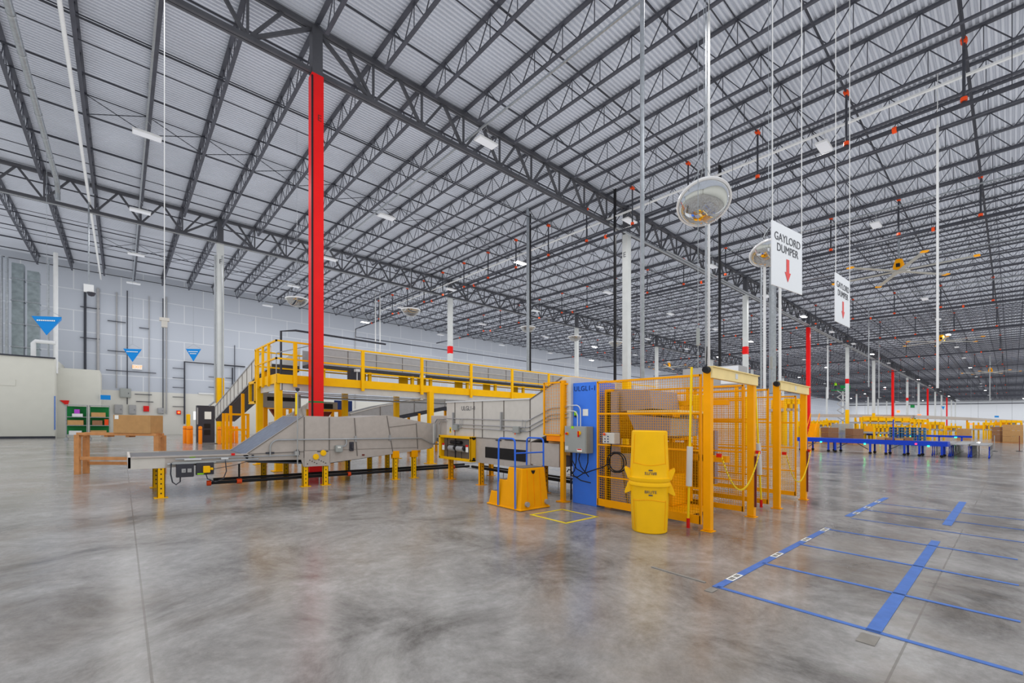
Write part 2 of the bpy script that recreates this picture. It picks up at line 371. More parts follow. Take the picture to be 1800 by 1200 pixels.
# sprinkler mains with risers
for i, x in enumerate((19.8, 31., 52., 65., 84., 103., 125., 150., 180.)):
    nm = 'nearest dark sprinkler main pipe with orange couplings crossing the hall' if i == 0 else 'dark sprinkler main pipe crossing the hall under the joists, %s beyond the nearest' % ('second third fourth fifth sixth seventh eighth ninth'.split()[i-1])
    t = thing('sprinkler_main', nm, 'sprinkler pipe', x, 20, 11.9)
    y1 = 48 if i == 0 else 50
    MB().tube([(x, -7, 11.9), (x, y1, 11.9)], .075, 10).build('main_pipe', 'steel_dark', t, smooth=True)
    ys = [1+3*q for q in range(15)]
    for yy in ys[:15 if i < 3 else 15]:
        if abs(yy-Y1) < .5: yy += .8
        o = MB().tube([(x, yy, 11.95), (x, yy, 13.9)], .04, 6).build('riser_nipple', 'steel_dark', t)
    for yy in ys:
        if abs(yy-Y1) < .5: yy += .8
        MB().tube([(x, yy, 12.0), (x, yy, 12.12)], .085, 8).build('orange_coupling', 'orange', t); MB().tube([(x-.1, yy, 13.9), (x+.1, yy, 13.9)], .085, 8).build('orange_coupling', 'orange', t)
    for yy in range(-4, 46, 6): MB().tube([(x, yy+.6, 11.9), (x, yy+.72, 11.9)], .105, 10).build('orange_coupling', 'orange', t)
    hg = MB()
    for yy in range(-4, 48, 4): hg.tube([(x, yy, 11.95), (x, yy, 14.4)], .01, 4)
    hg.build('hanger_rod', 'steel_dark', t)
x, yy = 20.1, 0
tag(MB().box(20.2, 20.3, -7, 44, 13.02, 13.08).build('cable_strut', 'white_paint'), 'long white strut channel crossing above the nearest sprinkler main', 'strut')
tag(MB().tube([(19.8, 48, 11.9), (19.8, 49, 11.9), (19.8, 49, 11.0), (80, 49, 11.0)], .06, 8).build('wall_sprinkler_pipe', 'steel_dark'), 'dark pipe running along the top of the back wall', 'sprinkler pipe')
# girder side conduits
tag(MB().tube([(-8, Y2-.2, 12.75), (120, Y2-.2, 12.75)], .03, 6).build('conduit', 'conduit'), 'thin silver conduit along the bottom of the rear girder line', 'conduit')
tag(MB().box(20, 150, Y1-.5, Y1-.42, 12.55, 12.65).build('cable_tray', 'conduit'), 'bright strut channel along the bottom of the front girder line', 'cable tray')
tag(MB().box(24, 160, Y1-1.6, Y1-1.54, 11.9, 11.96).build('cable_strut', 'conduit'), 'thin bright strut running beside the front girder line', 'strut')
# ------------------------------------------------------------------ high bay lamps
LX = [.75, 10.6, 20.3, 30.1, 40.2, 50., 60.2, 70.5, 82, 95, 110, 130, 150, 175, 200, 225]; LY = [-2.5, 4.8, 13.5, 22.1, 30.6, 39., 47.6]
bright = {(20.3, 22.1), (20.3, 47.6), (50., 13.5), (50., 39.)}
proto = {}
ord_y = ['seventh row from the back wall', 'sixth row from the back wall', 'fifth row from the back wall', 'fourth row from the back wall', 'third row from the back wall', 'second row from the back wall', 'row nearest the back wall']
ld = {}
for ix, x in enumerate(LX):
    for iy, y in enumerate(LY):
        if x*CT+y*ST < 3: continue
        on = (x, y) in bright or (ix >= 6 and (ix+iy*2) % 3 == 0)
        if on not in proto:
            t = bpy.data.objects.new('high_bay_lamp', None); COL.objects.link(t); t.location = (x, y, 12.5+G(x, y)); t['category'] = 'ceiling lamp'
            hl = MB().box(x-.44, x+.44, y-.2, y+.2, 12.5, 12.56).box(x-.2, x+.2, y-.1, y+.1, 12.56, 12.63); hl.build('housing', 'white_paint', t)
            MB().box(x-.42, x+.42, y-.18, y+.18, 12.485, 12.5).build('diffuser', 'lamp_on' if on else 'lamp_lens', t)
            MB().tube([(x-.4, y, 12.56), (x, y, 13.1), (x+.4, y, 12.56)], .008, 4).tube([(x, y, 13.1), (x, y, 14.56)], .008, 4).build('hanger_cable', 'conduit', t)
            proto[on] = t
        else:
            s0 = proto[on]; t = dup(s0, x-s0.location.x, y-s0.location.y)
        tag(t, 'white rectangular high bay lamp, %s, %s' % (ord_y[iy], 'lit' if on else 'dim'), 'ceiling lamp', 'high bay lamps, %s, %s' % (ord_y[iy], 'lit' if on else 'dim'))
        key = 'l'
        if (ix % 2 == 0 or ix < 4) and iy >= 0:
            if key not in ld:
                L = bpy.data.lights.new('high_bay_light', 'AREA'); L.shape = 'RECTANGLE'; L.size = .8; L.size_y = .36; L.energy = LAMP; L.color = (1, .985, .96); ld[key] = L
            lo = bpy.data.objects.new('high_bay_light', ld[key]); COL.objects.link(lo); lo.parent = t; lo.location = (0, 0, -.03)

# ================================================================== floor tapes
def tape(pts, wd, m='tape_blue', lab='', cat='floor tape', grp=None, name='floor_tape'):
    mb = MB()
    for p, q in pts:
        p = Vector((p[0], p[1], .0035)); q = Vector((q[0], q[1], .0035)); mb.bar(p, q, wd, .004)
    return tag(mb.build(name, m), lab, cat, grp)
tape([((4.68, 2.06), (8.95, 2.06))], .08, lab='wide blue tape edge with white address labels, nearer piece')
tape([((10.45, 2.09), (14.1, 2.05))], .1, lab='wide blue tape edge with white address labels, farther faint piece')
tape([((4.7, .77), (9.3, .77))], .1, lab='broadest blue tape strip at the middle of the marked grid')
tape([((11.0, .77), (14.9, .77))], .12, lab='blue tape strip continuing beyond the broadest strip')
for i, x in enumerate((4.71, 5.98, 7.38, 8.85)):
    tape([((x, 2.06), (x+.02, -.05))] , .055, lab='thin blue tape line, %s across the marked grid' % ['nearest', 'second nearest', 'third nearest', 'fourth nearest'][i])
    tape([((x+.03, -.25), (x+.04, -3.2))] , .055, lab='thin blue tape line running off to the right, %s' % ['nearest', 'second nearest', 'third nearest', 'fourth nearest'][i])
for i, x in enumerate((10.3, 11.6, 12.9)):
    tape([((x, 2.0), (x+.02, -3.2))], .035, 'tape_blue', lab='faint thin blue tape line, %s of the far ones' % ['first', 'second', 'third'][i])
tape([((4.5, 2.06), (4.64, 2.06))], .08, 'dust_tape', 'short brown scuff where tape was lifted, beside the grid corner', 'floor mark', name='tape_residue')
tape([((4.74, 2.2), (4.75, 2.85))], .04, 'dust_tape', 'thin brown line of old tape glue beside the grid corner', 'floor mark', name='tape_residue')
tape([((4.4, .77), (4.62, .77))], .12, 'dust_tape', 'brown scuff at the near end of the broadest blue strip', 'floor mark', name='tape_residue')
for i, x in enumerate((5.15, 6.5, 7.75, 8.75, 11.0, 12.0, 13.1)):
    o = thing('floor_label', 'white printed label on the blue edge tape, %s counted from the near corner' % 'first second third fourth fifth sixth seventh'.split()[i], 'label', x, 2.06, .006)
    MB().box(x-.14, x+.14, 2.02, 2.10, .006, .008).build('paper', 'paper', o)
    mb = MB()
    for q in range(9):
        if q != 4: mb.box(x-.115+q*.026, x-.10+q*.026, 2.035, 2.085, .008, .009)
    mb.build('print_marks', 'black', o)
t = tape([((5.66, 5.86), (6.52, 5.86)), ((5.66, 5.02), (6.52, 5.02)), ((5.66, 4.99), (5.66, 5.89)), ((6.5, 4.99), (6.5, 5.89))], .05, 'tape_yellow', 'yellow tape square marked on the floor below the blue cabinet', 'floor marking')
tape([((9.5, 12.4), (9.6, 14.6)), ((9.6, 14.6), (12, 14.6))], .05, 'black', 'dark tape outline on the floor under the conveyor', 'floor marking')
# ================================================================== low conveyor with hopper (runs along x)
def leg(x, y, z, root, w=.13, d=.09, m='yellow', name='leg'):
    mb = MB().box(x-w/2, x+w/2, y-d/2, y-d/2+.012, .01, z).box(x-w/2, x-w/2+.012, y-d/2, y+d/2, .01, z).box(x+w/2-.012, x+w/2, y-d/2, y+d/2, .01, z)
    mb.box(x-w/2-.05, x+w/2+.05, y-d/2-.05, y+d/2+.05, 0, .012)
    mb.m(1)
    for k in range(int(z/.1)): mb.box(x-.012, x+.012, y-d/2-.002, y-d/2, .08+k*.1, .11+k*.1)
    return mb.build(name, [m, 'black'], root)
YF, YB = 11.7, 13.55
t = thing('hopper_conveyor', 'long low conveyor with grey sheet metal hopper sides and yellow legs', 'conveyor', 4, 12.6)
MB().box(.1, .68, YF, YF+.02, .62, .86).box(.1, .68, YB, YB+.02, .62, .86).box(.1, .14, YF, YB, .64, .86).build('end_plate', 'pale_metal', t)
MB().prism([(.68, YF, .62), (.68, YF, .86), (2.2, YF, .86), (2.2, YF, .70)], (0, .03, 0)).box(.15, 2.2, YF-.03, YF+.03, .84, .87).build('near_side_plate', 'beige_metal', t)
MB().prism([(.68, YB, .62), (.68, YB, .86), (2.2, YB, .86), (2.2, YB, .7)], (0, .03, 0)).build('far_side_plate', 'beige_metal', t)
MB().box(.12, 2.3, YF+.06, YB-.02, .78, .835).tube([(.22, YF+.05, .76), (.22, YB, .76)], .06, 12).build('belt', 'belt', t)
MB().prism([(2.15, YF+.03, .84), (3.42, YF+.03, 1.765), (3.46, YF+.03, 1.74), (2.2, YF+.03, .8)], (0, YB-YF-.06, 0)).build('incline_belt', 'belt_blue', t)
side = [(2.1, .83), (3.40, 1.77), (4.05, 1.765), (4.69, 1.75), (5.62, 1.84), (6.95, 1.63), (7.14, 1.62), (7.14, .90), (6.9, .84), (5.83, .74), (4.06, .57), (4.05, .50), (3.4, .50), (3.35, .68), (2.2, .70)]
MB().prism([(a, YF, b) for a, b in side], (0, .025, 0)).build('hopper_side', 'beige_metal', t)
MB().prism([(a, YB, b) for a, b in side], (0, -.025, 0)).build('hopper_side', 'beige_metal', t)
tp = [(3.40, 1.765), (4.05, 1.755), (4.69, 1.74), (5.62, 1.83), (6.95, 1.62), (7.14, 1.61)]
mb = MB()
for (a, b), (c, dd) in zip(tp, tp[1:]): mb.prism([(a, YF+.02, b), (c, YF+.02, dd), (c, YF+.02, dd-.02), (a, YF+.02, b-.02)], (0, YB-YF-.04, 0))
mb.build('hopper_cover', 'grey_metal', t)
MB().prism([(4.05, YF+.03, .60), (7.1, YF+.03, .90), (7.1, YF+.03, .86), (4.05, YF+.03, .55)], (0, YB-YF-.06, 0)).prism([(2.2, YF+.03, .7), (4.05, YF+.03, .56), (4.05, YF+.03, .52), (2.2, YF+.03, .66)], (0, YB-YF-.06, 0)).build('bottom_pan', 'steel_dark', t)
sm = MB()
for a, z0, z1, dx in ((3.42, .72, 1.74, 0), (4.03, .55, 1.74, .0), (4.69, .72, 1.74, .08), (5.62, .8, 1.82, .18), (6.55, .86, 1.62, .05)):
    sm.bar((a, YF-.006, z1), (a+dx, YF-.006, z0), .022, .012)
sm.bar((3.4, YF-.006, .9), (6.6, YF-.006, .9), .006, .006).bar((5.7, YF-.006, 1.50), (6.55, YF-.006, 1.60), .014, .01).bar((2.2, YF-.008, .86), (3.42, YF-.008, .88), .016, .012).bar((2.15, YF-.008, .845), (3.41, YF-.008, 1.77), .02, .014)
sm.build('panel_seams', 'seam', t)
for i, (x, y, z) in enumerate(((.62, YF+.05, .62), (.62, YB-.05, .62), (3.46, YF+.05, .52), (3.95, YF+.05, .52), (3.46, YB-.05, .52), (3.95, YB-.05, .52), (5.9, YF+.05, .74), (6.5, YF+.05, .8), (5.9, YB-.05, .74), (6.5, YB-.05, .8), (5.2, YB-.05, .7), (2.9, YB-.05, .66))): leg(x, y, z, t)
for i, (x, y) in enumerate(((5.9, YF+.05), (6.5, YF+.05), (6.5, YB-.05))): MB().box(x-.1, x+.1, y-.06, y+.06, .62, .82).build('leg_bracket', 'orange_yellow', t)
# conduits on the hopper
pts = [(2.65, YF-.04, .78)] + [(2.65, YF-.04, 1.0)] + [p for p in arc((2.83, YF-.04, 1.0), .18, math.pi, math.pi/2, 6, (1, 0, 0), (0, 0, 1))][1:] + [(6.7, YF-.04, 1.18)]
MB().tube(pts + [(7.0, YF-.04, 1.04), (7.15, YF-.05, .99), (7.5, YF-.1, .99)], .018, 8).build('conduit', 'conduit', t, smooth=True)
mb = MB().tube([(.85, YF-.05, .80), (3.3, YF-.05, .80)], .014, 6).tube([(.72, YF-.06, .7), (1.1, YF-.06, .72), (2.4, YF-.05, .74)], .02, 6); mb.build('cable_duct', 'conduit', t)
MB().box(.86, 1.16, YF-.14, YF-.03, .42, .70).box(1.2, 1.52, YF-.14, YF-.03, .45, .71).build('drive_box', 'charcoal', t, bevel=.01)
MB().box(.8, 1.56, YF-.12, YF-.02, .70, .745).build('drive_box_rail', 'conduit', t)
MB().box(.95, 1.02, YF-.15, YF-.135, .52, .6).box(1.05, 1.12, YF-.15, YF-.135, .52, .6).box(1.16, 1.19, YF-.15, YF-.1, .43, .66).build('connector', 'grey_metal', t)
MB().box(1.32, 1.44, YF-.24, YF-.13, .5, .64).box(1.44, 1.5, YF-.2, YF-.14, .55, .6).build('motor_connector', 'yellow', t, bevel=.01)
MB().box(1.22, 1.34, YF-.146, YF-.14, .46, .49).build('warning_sticker', 'lime', t)
MB().tube([(.78, YF-.08, .72), (.77, YF-.1, .5), (.8, YF-.1, .33), (.86, YF-.1, .27), (.93, YF-.1, .33), (.93, YF-.13, .5), (1.0, YF-.14, .56)], .014, 6).tube([(1.36, YF-.18, .5), (1.4, YF-.16, .36), (1.55, YF-.12, .28), (1.7, YF-.1, .34), (1.76, YF-.08, .5), (1.74, YF-.06, .76)], .012, 6).tube([(1.5, YF-.18, .57), (1.9, YF-.08, .62), (2.2, YF-.06, .7)], .007, 5).build('cable', 'steel_dark', t, smooth=True)
MB().box(1.1, 1.2, YF-.012, YF, .82, .86).build('green_sticker', 'lime', t)
MB().box(1.66, 1.8, YF-.08, YF-.03, .76, .8).box(1.0, 1.3, YF-.08, YF-.03, .77, .8).build('junction_cover', 'white_paint', t)
MB().box(1.86, 1.93, YF-.04, YF, .84, .89).build('red_reflector', 'safety_red', t)
MB().box(2.27, 2.31, YF-.03, YF, .78, .84).box(2.56, 2.74, YF-.03, YF, .85, .89).box(3.2, 3.3, YF-.06, YF, .8, .9).box(3.24, 3.27, YF-.07, YF, .76, .94).build('clamp', 'steel_dark', t)
MB().box(3.42, 4.03, YF-.03, YF, .5, .89).build('motor_cover_plate', 'beige_metal', t)
MB().lathe((3.69, YF-.03, .74), [(0, .035), (.07, .03), (.076, 0)], 20, (0, -1, 0)).build('yellow_cap', 'bin_yellow', t, smooth=True)
MB().lathe((3.87, YF-.03, .83), [(0, .035), (.07, .03), (.076, 0)], 20, (0, -1, 0)).build('yellow_cap', 'bin_yellow', t, smooth=True)
mb = MB()
for q in range(9): mb.box(3.48+q*.055, 3.5+q*.055, YF-.04, YF-.03, .56+(q*7 % 4)*.03, .58+(q*7 % 4)*.03)
mb.box(3.72, 4.0, YF-.036, YF-.03, .86, .88).build('bolts', 'black', t)
MB().box(4.16, 4.34, YF-.13, YF, .84, 1.02).build('sensor_box', 'box_grey', t, bevel=.02)
MB().tube([(4.34, YF-.06, .98), (4.42, YF-.06, 1.0), (4.46, YF-.06, 1.06), (4.46, YF-.04, 1.16)], .018, 6).build('sensor_conduit', 'conduit', t, smooth=True)
MB().box(4.2, 4.28, YF-.134, YF-.13, .95, .99).box(4.4, 4.54, YF-.04, YF-.02, 1.16, 1.20).build('white_label', 'paper', t)
MB().box(4.55, 4.66, YF-.05, YF, .86, 1.1).box(4.58, 4.63, YF-.09, YF, .92, 1.05).build('handle_latch', 'charcoal', t, bevel=.01)
MB().box(4.69, 4.75, YF-.03, YF-.005, 1.1, 1.26).box(5.68, 5.74, YF-.03, YF-.005, 1.12, 1.28).build('bracket', 'grey_metal', t)
MB().box(4.9, 4.97, YF-.01, YF, .72, .76).build('small_sticker', 'dark_red_pipe', t)
# neck to the chute conveyor
MB().prism([(7.12, YF+.0, 1.60), (7.12, YF+.0, .96), (7.3, YF-.12, 1.2), (7.3, YF-.12, 1.62)], (0, .1, 0)).build('neck_flange', 'pale_metal', t)
MB().tube([(1.99, YF-.02, .86), (1.99, YF-.02, .84)], .01, 4).build('peg', 'steel_dark', t)
# vertical conduit standing in front of the hopper
x, z0 = 3.05, 0
xa, za = at_y(523, 818, YF-.12); xb, zb = at_y(523, 690, YF-.12)
t = thing('sensor_post', 'thin silver post with yellow reflector strip standing before the hopper', 'post', xa, YF-.12, .55)
MB().tube([(xa, YF-.12, .55), (xa, YF-.12, 2.4)], .015, 8).box(xa-.06, xa+.03, YF-.13, YF-.02, .8, .9).build('tube', 'conduit', t)
MB().box(xa-.045, xa+.0, YF-.13, YF-.09, 1.8, 2.32).build('reflector_strip', 'chain_yellow', t)
MB().lathe((xa, YF-.12, 2.36), [(.02, 0), (.05, .04), (.05, .08), (.0, .1)], 10).build('eye', 'charcoal', t, smooth=True)
# ================================================================== black floor pipes
def pipe(lab, pts, r, root_m='black', cps=()):
    t = thing('floor_pipe', lab, 'pipe', pts[0][0], pts[0][1], 0)
    MB().tube(pts, r, 10).build('pipe', root_m, t, smooth=True)
    for c in cps: MB().tube([c[0], c[1]], r+.025, 10).build('coupling', 'orange', t)
    q = 0
    a = Vector(pts[0]); b = Vector(pts[-1])
    for i in range(1, 6):
        p = a.lerp(b, i/6.)
        if p.z < .5: MB().tube([(p.x, p.y, 0), (p.x, p.y, p.z)], .012, 6).build('pipe_foot', 'conduit', t)
    return t
YP = 12.0
t = pipe('long black floor pipe with orange end cap under the hopper conveyor', [(1.48, YP, .21), (8.7, YP, .21)], .036, 'black', [((1.44, YP, .21), (1.52, YP, .21)), ((2.02, YP-.0, .21), (2.12, YP, .21)), ((4.62, YP, .21), (4.7, YP, .21)), ((8.0, YP, .21), (8.1, YP, .21))])
MB().tube([(2.07, YP, .21), (2.07, YP, .62)], .02, 8).tube([(4.66, YP, .21), (4.66, YP, .7)], .02, 8).build('riser', 'black', t)
pipe('second black floor pipe running just behind the long one', [(1.6, YP+.28, .25), (8.7, YP+.28, .25)], .035)
pipe('black floor pipe passing behind the yellow step stool toward the blue cabinet', [(8.75, 11.9, .2), (8.6, 6.9, .2)], .045, 'black', [((8.65, 9.2, .2), (8.65, 9.3, .2))])
pipe('thin black floor pipe parallel to the one behind the stool', [(9.2, 11.9, .2), (9.1, 6.6, .2)], .03)
# ================================================================== chute conveyor ULGL (runs along y)
XF, XB = 7.2, 8.85
t = thing('chute_conveyor', 'enclosed pale metal chute conveyor lettered ULGL1-0 rising to the dumper', 'conveyor', 8, 9)
pr_ = [(11.06, 1.28), (11.06, 2.26), (7.5, 2.24), (6.5, 2.69), (6.25, 2.70), (6.25, 1.46), (6.98, 1.41), (7.5, 1.24), (9.3, 1.27)]
cb_ = MB().prism([(XF, a, b) for a, b in pr_], (XB-XF, 0, 0)).build('chute_body', 'pale_metal', t, bevel=.01)
MB().box(XF-.03, XB+.03, 7.5, 11.08, 2.24, 2.275).build('lid_flange', 'white_paint', t)
MB().box(XF+.01, XB-.01, 11.07, 11.95, 1.18, 1.86).build('inlet_box', 'beige_metal', t, bevel=.01)
MB().prism([(XF+.02, 11.08, 1.18), (XF+.01, 11.9, 1.18), (XF+.01, 11.5, 1.05)], (XB-XF-.02, 0, 0)).build('inlet_pan', 'seam', t)
sm = MB()
for y in (10.62, 9.71, 9.33, 8.45, 7.5): sm.box(XF-.012, XF, y-.012, y+.012, 1.27, 2.24)
sm.bar((XF-.008, 7.5, 2.24), (XF-.008, 6.5, 2.69), .02, .02).box(XF-.012, XF, 7.488, 10.632, 1.262, 1.28)
sm.build('panel_seams', 'seam', cb_)
cd_ = MB()
for k, dz in enumerate((0, .1, .16)):
    cd_.tube([(XF-.03, 11.0-.3*k, 1.78-dz*1.6), (XF-.03, 7.55, 1.74-dz*1.6), (XF-.03, 6.8, 2.02-dz*1.4), (XF-.03, 6.3, 2.05-dz*1.4)], .013, 6)
cd_.build('conduit', 'conduit', t, smooth=True)
MB().tube([(XF-.05, 11.1, 1.76), (XF-.05, 11.5, 1.76), (XF-.05, 11.62, 1.65), (XF-.05, 11.62, 1.05), (XF-.05, 11.72, .98)], .022, 8).tube([(XF-.05, 11.0, 1.7), (XF-.05, 11.3, 1.7), (XF-.05, 11.4, 1.6), (XF-.05, 11.4, .85)], .016, 8).build('bent_conduit', 'conduit', t, smooth=True)
for y in (10.55, 7.95):
    MB().box(XF-.09, XF, y-.14, y+.08, 1.44, 1.6).build('sensor_box', 'box_grey', t, bevel=.01)
    MB().tube([(XF-.05, y-.14, 1.5), (XF-.05, y-.3, 1.52), (XF-.05, y-.34, 1.62), (XF-.03, y-.32, 1.76)], .008, 5).tube([(XF-.05, y-.1, 1.55), (XF-.05, y-.22, 1.58), (XF-.05, y-.24, 1.76)], .008, 5).build('sensor_cable', 'conduit', t, smooth=True)
    MB().box(XF-.092, XF-.09, y-.04, y+.0, 1.4, 1.44).build('red_label', 'orange', t)
MB().box(XF-.05, XF, 10.66, 10.7, 1.5, 1.95).box(XF-.05, XF, 8.5, 8.55, 1.5, 1.95).build('bracket', 'grey_metal', t)
MB().box(XF-.004, XF, 10.82, 10.9, 1.36, 1.52).build('warning_label', 'chain_yellow', t)
MB().box(XF-.006, XF-.004, 10.84, 10.88, 1.4, 1.48).build('warning_symbol', 'black', t)
text('ULGL1-0', (XF-.004, 9.98, 2.06), (0, -1, 0), .17, 'text_grey', 'lettering', cb_)
MB().box(XF+.02, XB-.1, 6.6, 9.6, .72, 1.24).build('lower_housing', 'beige_metal', t, bevel=.01)
MB().box(XF+.0, XF+.02, 7.5, 9.62, .60, 1.26).build('lower_side_plate', 'beige_metal', t)
MB().box(XF-.012, XF, 7.6, 9.2, .76, 1.04).build('dark_window', 'black', t)
MB().box(XF-.03, XF+.02, 8.55, 8.75, 1.22, 1.25).box(XF-.02, XF, 7.5, 8.4, 1.245, 1.27).build('lower_trim', 'steel_dark', t)
MB().box(XF+.1, XB-.2, 6.35, 7.0, 1.0, 1.28).build('motor_housing', 'cardboard', t)
MB().lathe((XF+.3, 6.9, .9), [(.0, -.15), (.12, -.15), (.12, .12), (0, .12)], 14, (0, -1, 0)).build('motor', 'black', t, smooth=True)
for x, y, z in ((XF+.06, 10.92, .66), (XF+.06, 9.46, .6), (XB-.06, 10.94, 1.2), (XB-.06, 9.4, .7), (XF+.1, 7.62, 1.25), (XF+.5, 7.5, .9), (XB-.1, 7.4, .8)): leg(x, y, z, t, m='orange_yellow')
MB().tube([(XF+.3, 6.5, 0), (XF+.3, 6.5, 1.0)], .02, 8).build('drop_conduit', 'steel_dark', t)
# yellow framed drive window
t = thing('drive_guard', 'yellow framed clear guard window over the conveyor drive', 'machine guard', 7.0, 10.4, .63)
x0, x1 = XF-.16, XF
MB().box(x0, x1, 9.62, 9.70, .62, 1.28).box(x0, x1, 11.16, 11.24, .62, 1.28).box(x0, x1, 9.62, 11.24, .60, .67).box(x0, x1, 9.62, 11.24, 1.22, 1.29).build('yellow_frame', 'yellow', t, bevel=.008)
MB().box(XF-.02, XF+.5, 9.7, 11.16, .66, 1.22).build('drive_housing', 'seam', t)
MB().box(XF-.16, XF, 9.625, 9.66, .62, 1.28).build('side_cover', 'orange_yellow', t)
MB().box(x0+.03, x0+.036, 9.7, 11.16, .67, 1.22).build('clear_pane', 'plastic_pane' if 'plastic_pane' in M else 'plastic_clear', t) if False else None
MB().box(x0+.02, x0+.04, 10.39, 10.43, .66, 1.22).box(x0+.02, x0+.03, 10.1, 10.115, .66, .9).box(x0+.02, x0+.03, 10.8, 10.815, .66, 1.2).build('frame_bar', 'black', t)
MB().tube([(XF-.08, 9.95, .95), (XF-.08, 10.8, .95)], .07, 12).tube([(XF-.08, 10.2, 1.1), (XF-.08, 10.7, 1.1)], .05, 10).build('drive_roller', 'black', t, smooth=True)
MB().tube([(XF-.09, 10.05, .93), (XF-.09, 10.35, .93)], .085, 12).tube([(XF-.09, 10.5, .93), (XF-.09, 10.75, .93)], .085, 12).build('drive_roller', 'grey_metal', t, smooth=True)
for y in (9.84, 11.02):
    MB().box(x0+.018, x0+.024, y-.06, y+.06, .86, 1.04).m(1).box(x0+.016, x0+.019, y-.06, y+.06, 1.0, 1.06).build('warning_label', ['paper', 'safety_red'], t)
MB().box(x0+.05, x1-.03, 9.617, 9.62, .66, .72).box(x0+.05, x1-.03, 9.617, 9.62, 1.2, 1.25).build('hinge', 'black', t)
# ================================================================== blue cabinet panel and control box
t = thing('blue_column_panel', 'tall blue steel panel lettered ULGL1-1 beside the mesh cage', 'machine panel', 7.5, 5.95)
bp_ = MB().box(7.28, 7.9, 5.62, 6.27, 0, 2.56).build('blue_panel', 'blue_paint', t, bevel=.006)
text('ULGL1-1', (7.276, 5.93, 2.43), (0, -1, 0), .145, 'text_navy', 'lettering', bp_, space=1.1)
for k, (ya, yb, zt) in enumerate(((6.3, 5.98, 2.08), (6.3, 6.06, 1.96))):
    MB().tube([(7.2, 6.5, zt), (7.2, ya, zt)] + arc((7.2, yb+.12, zt-.12), .12, math.pi/2, 0, 6, (0, -1, 0), (0, 0, 1))[0:] + [(7.2, yb, 1.64)], .012, 8).build('conduit', 'white_paint', t, smooth=True)
MB().box(7.272, 7.28, 5.84, 5.98, 1.86, 2.0).build('paper_label', 'paper', t)
MB().box(7.272, 7.28, 6.14, 6.22, 1.86, 1.96).build('warning_label', 'lime', t)
MB().lathe((7.27, 6.18, 1.85), [(.0, .02), (.02, .02), (.025, 0)], 10, (-1, 0, 0)).build('push_button', 'charcoal', t)
t = thing('control_box', 'grey electrical control box with red switches on the blue panel', 'control box', 7.16, 6.0, 1.09)
MB().box(7.04, 7.27, 5.70, 6.28, 1.09, 1.64).build('housing', 'box_grey', t, bevel=.008)
dr_ = MB().box(7.03, 7.04, 5.72, 6.26, 1.11, 1.62).build('door', 'box_grey', t, bevel=.004)
MB().lathe((7.03, 5.87, 1.50), [(.045, 0), (.045, .02), (.03, .025), (0, .025)], 16, (-1, 0, 0)).m(1).box(6.98, 7.01, 5.86, 5.88, 1.42, 1.54).build('rotary_switch', ['yellow', 'safety_red'], dr_)
MB().lathe((7.03, 6.19, 1.48), [(.035, 0), (.035, .012), (0, .012)], 16, (-1, 0, 0)).m(1).lathe((7.02, 6.19, 1.48), [(.012, 0), (.024, .02), (.024, .04), (0, .045)], 14, (-1, 0, 0)).build('emergency_button', ['yellow', 'safety_red'], t)
MB().box(7.026, 7.03, 5.80, 5.93, 1.12, 1.18).m(1).box(7.024, 7.027, 5.81, 5.92, 1.155, 1.178).build('warning_label', ['paper', 'safety_red'], dr_)
MB().box(7.026, 7.03, 6.02, 6.09, 1.59, 1.64).build('green_label', 'lime', t)
MB().box(7.026, 7.03, 6.17, 6.25, 1.14, 1.22).build('grey_label', 'white_paint', t)
t = thing('hose_bundle', 'black cables looping from the control box across the blue panel', 'cable', 7.15, 6.0, .6)
for k, pts in enumerate(([(7.15, 6.2, 1.1), (7.12, 6.16, .95), (7.1, 6.0, .75), (7.1, 5.8, .68), (7.12, 5.62, .75), (7.1, 5.3, .86), (7.1, 5.22, .92)], [(7.15, 6.05, 1.1), (7.13, 6.04, .9), (7.12, 6.08, .7), (7.12, 6.16, .62), (7.12, 6.24, .58)], [(7.16, 5.75, 1.1), (7.14, 5.74, .9), (7.12, 5.8, .7), (7.12, 6.0, .58), (7.12, 6.24, .6)], [(7.15, 5.95, 1.1), (7.14, 5.98, .95), (7.12, 5.9, .8), (7.12, 5.7, .62)], [(7.12, 6.28, .66), (7.12, 6.24, .72), (7.12, 6.16, .7), (7.12, 6.1, .6), (7.12, 5.9, .52), (7.12, 5.65, .5)])):
    MB().tube(pts, .012, 6).build('cable', 'black', t, smooth=True)
MB().lathe((7.12, 6.22, .58), [(.0, -.05), (.04, -.05), (.04, .05), (0, .05)], 10, (0, 1, 0)).build('fitting', 'conduit', t, smooth=True)
# ================================================================== mesh guard panels
def mesh_panel(root, p0, p1, z0, z1, rails=(), pitch=.045, w=.035, wire='wire_yellow', kick=None):
    p0 = Vector((p0[0], p0[1], 0)); p1 = Vector((p1[0], p1[1], 0)); d = p1-p0; L = d.length; d.normalize()
    f = MB()
    def P3(s, z): return (p0+d*s) + Vector((0, 0, z))
    for a, b in ((P3(0, z0), P3(0, z1)), (P3(L, z0), P3(L, z1))): f.bar(a, b, w)
    f.bar(P3(0, z0+w/2), P3(L, z0+w/2), w, kick or w) if not kick else f.bar(P3(0, z0+kick/2), P3(L, z0+kick/2), w, kick)
    f.bar(P3(0, z1-w/2), P3(L, z1-w/2), w)
    f.build('frame', 'orange_yellow', root)
    for z in rails: MB().bar(P3(0, z), P3(L, z), w*.9).build('rail', 'orange_yellow', root)
    m = MB(); n = int(L/pitch)
    for i in range(1, n):
        s = L*i/n; m.bar(P3(s, z0), P3(s, z1), .0055)
    n = int((z1-z0)/pitch)
    for i in range(1, n):
        z = z0+(z1-z0)*i/n; m.bar(P3(0, z), P3(L, z), .0055)
    return m.build('wire_mesh', wire, root)
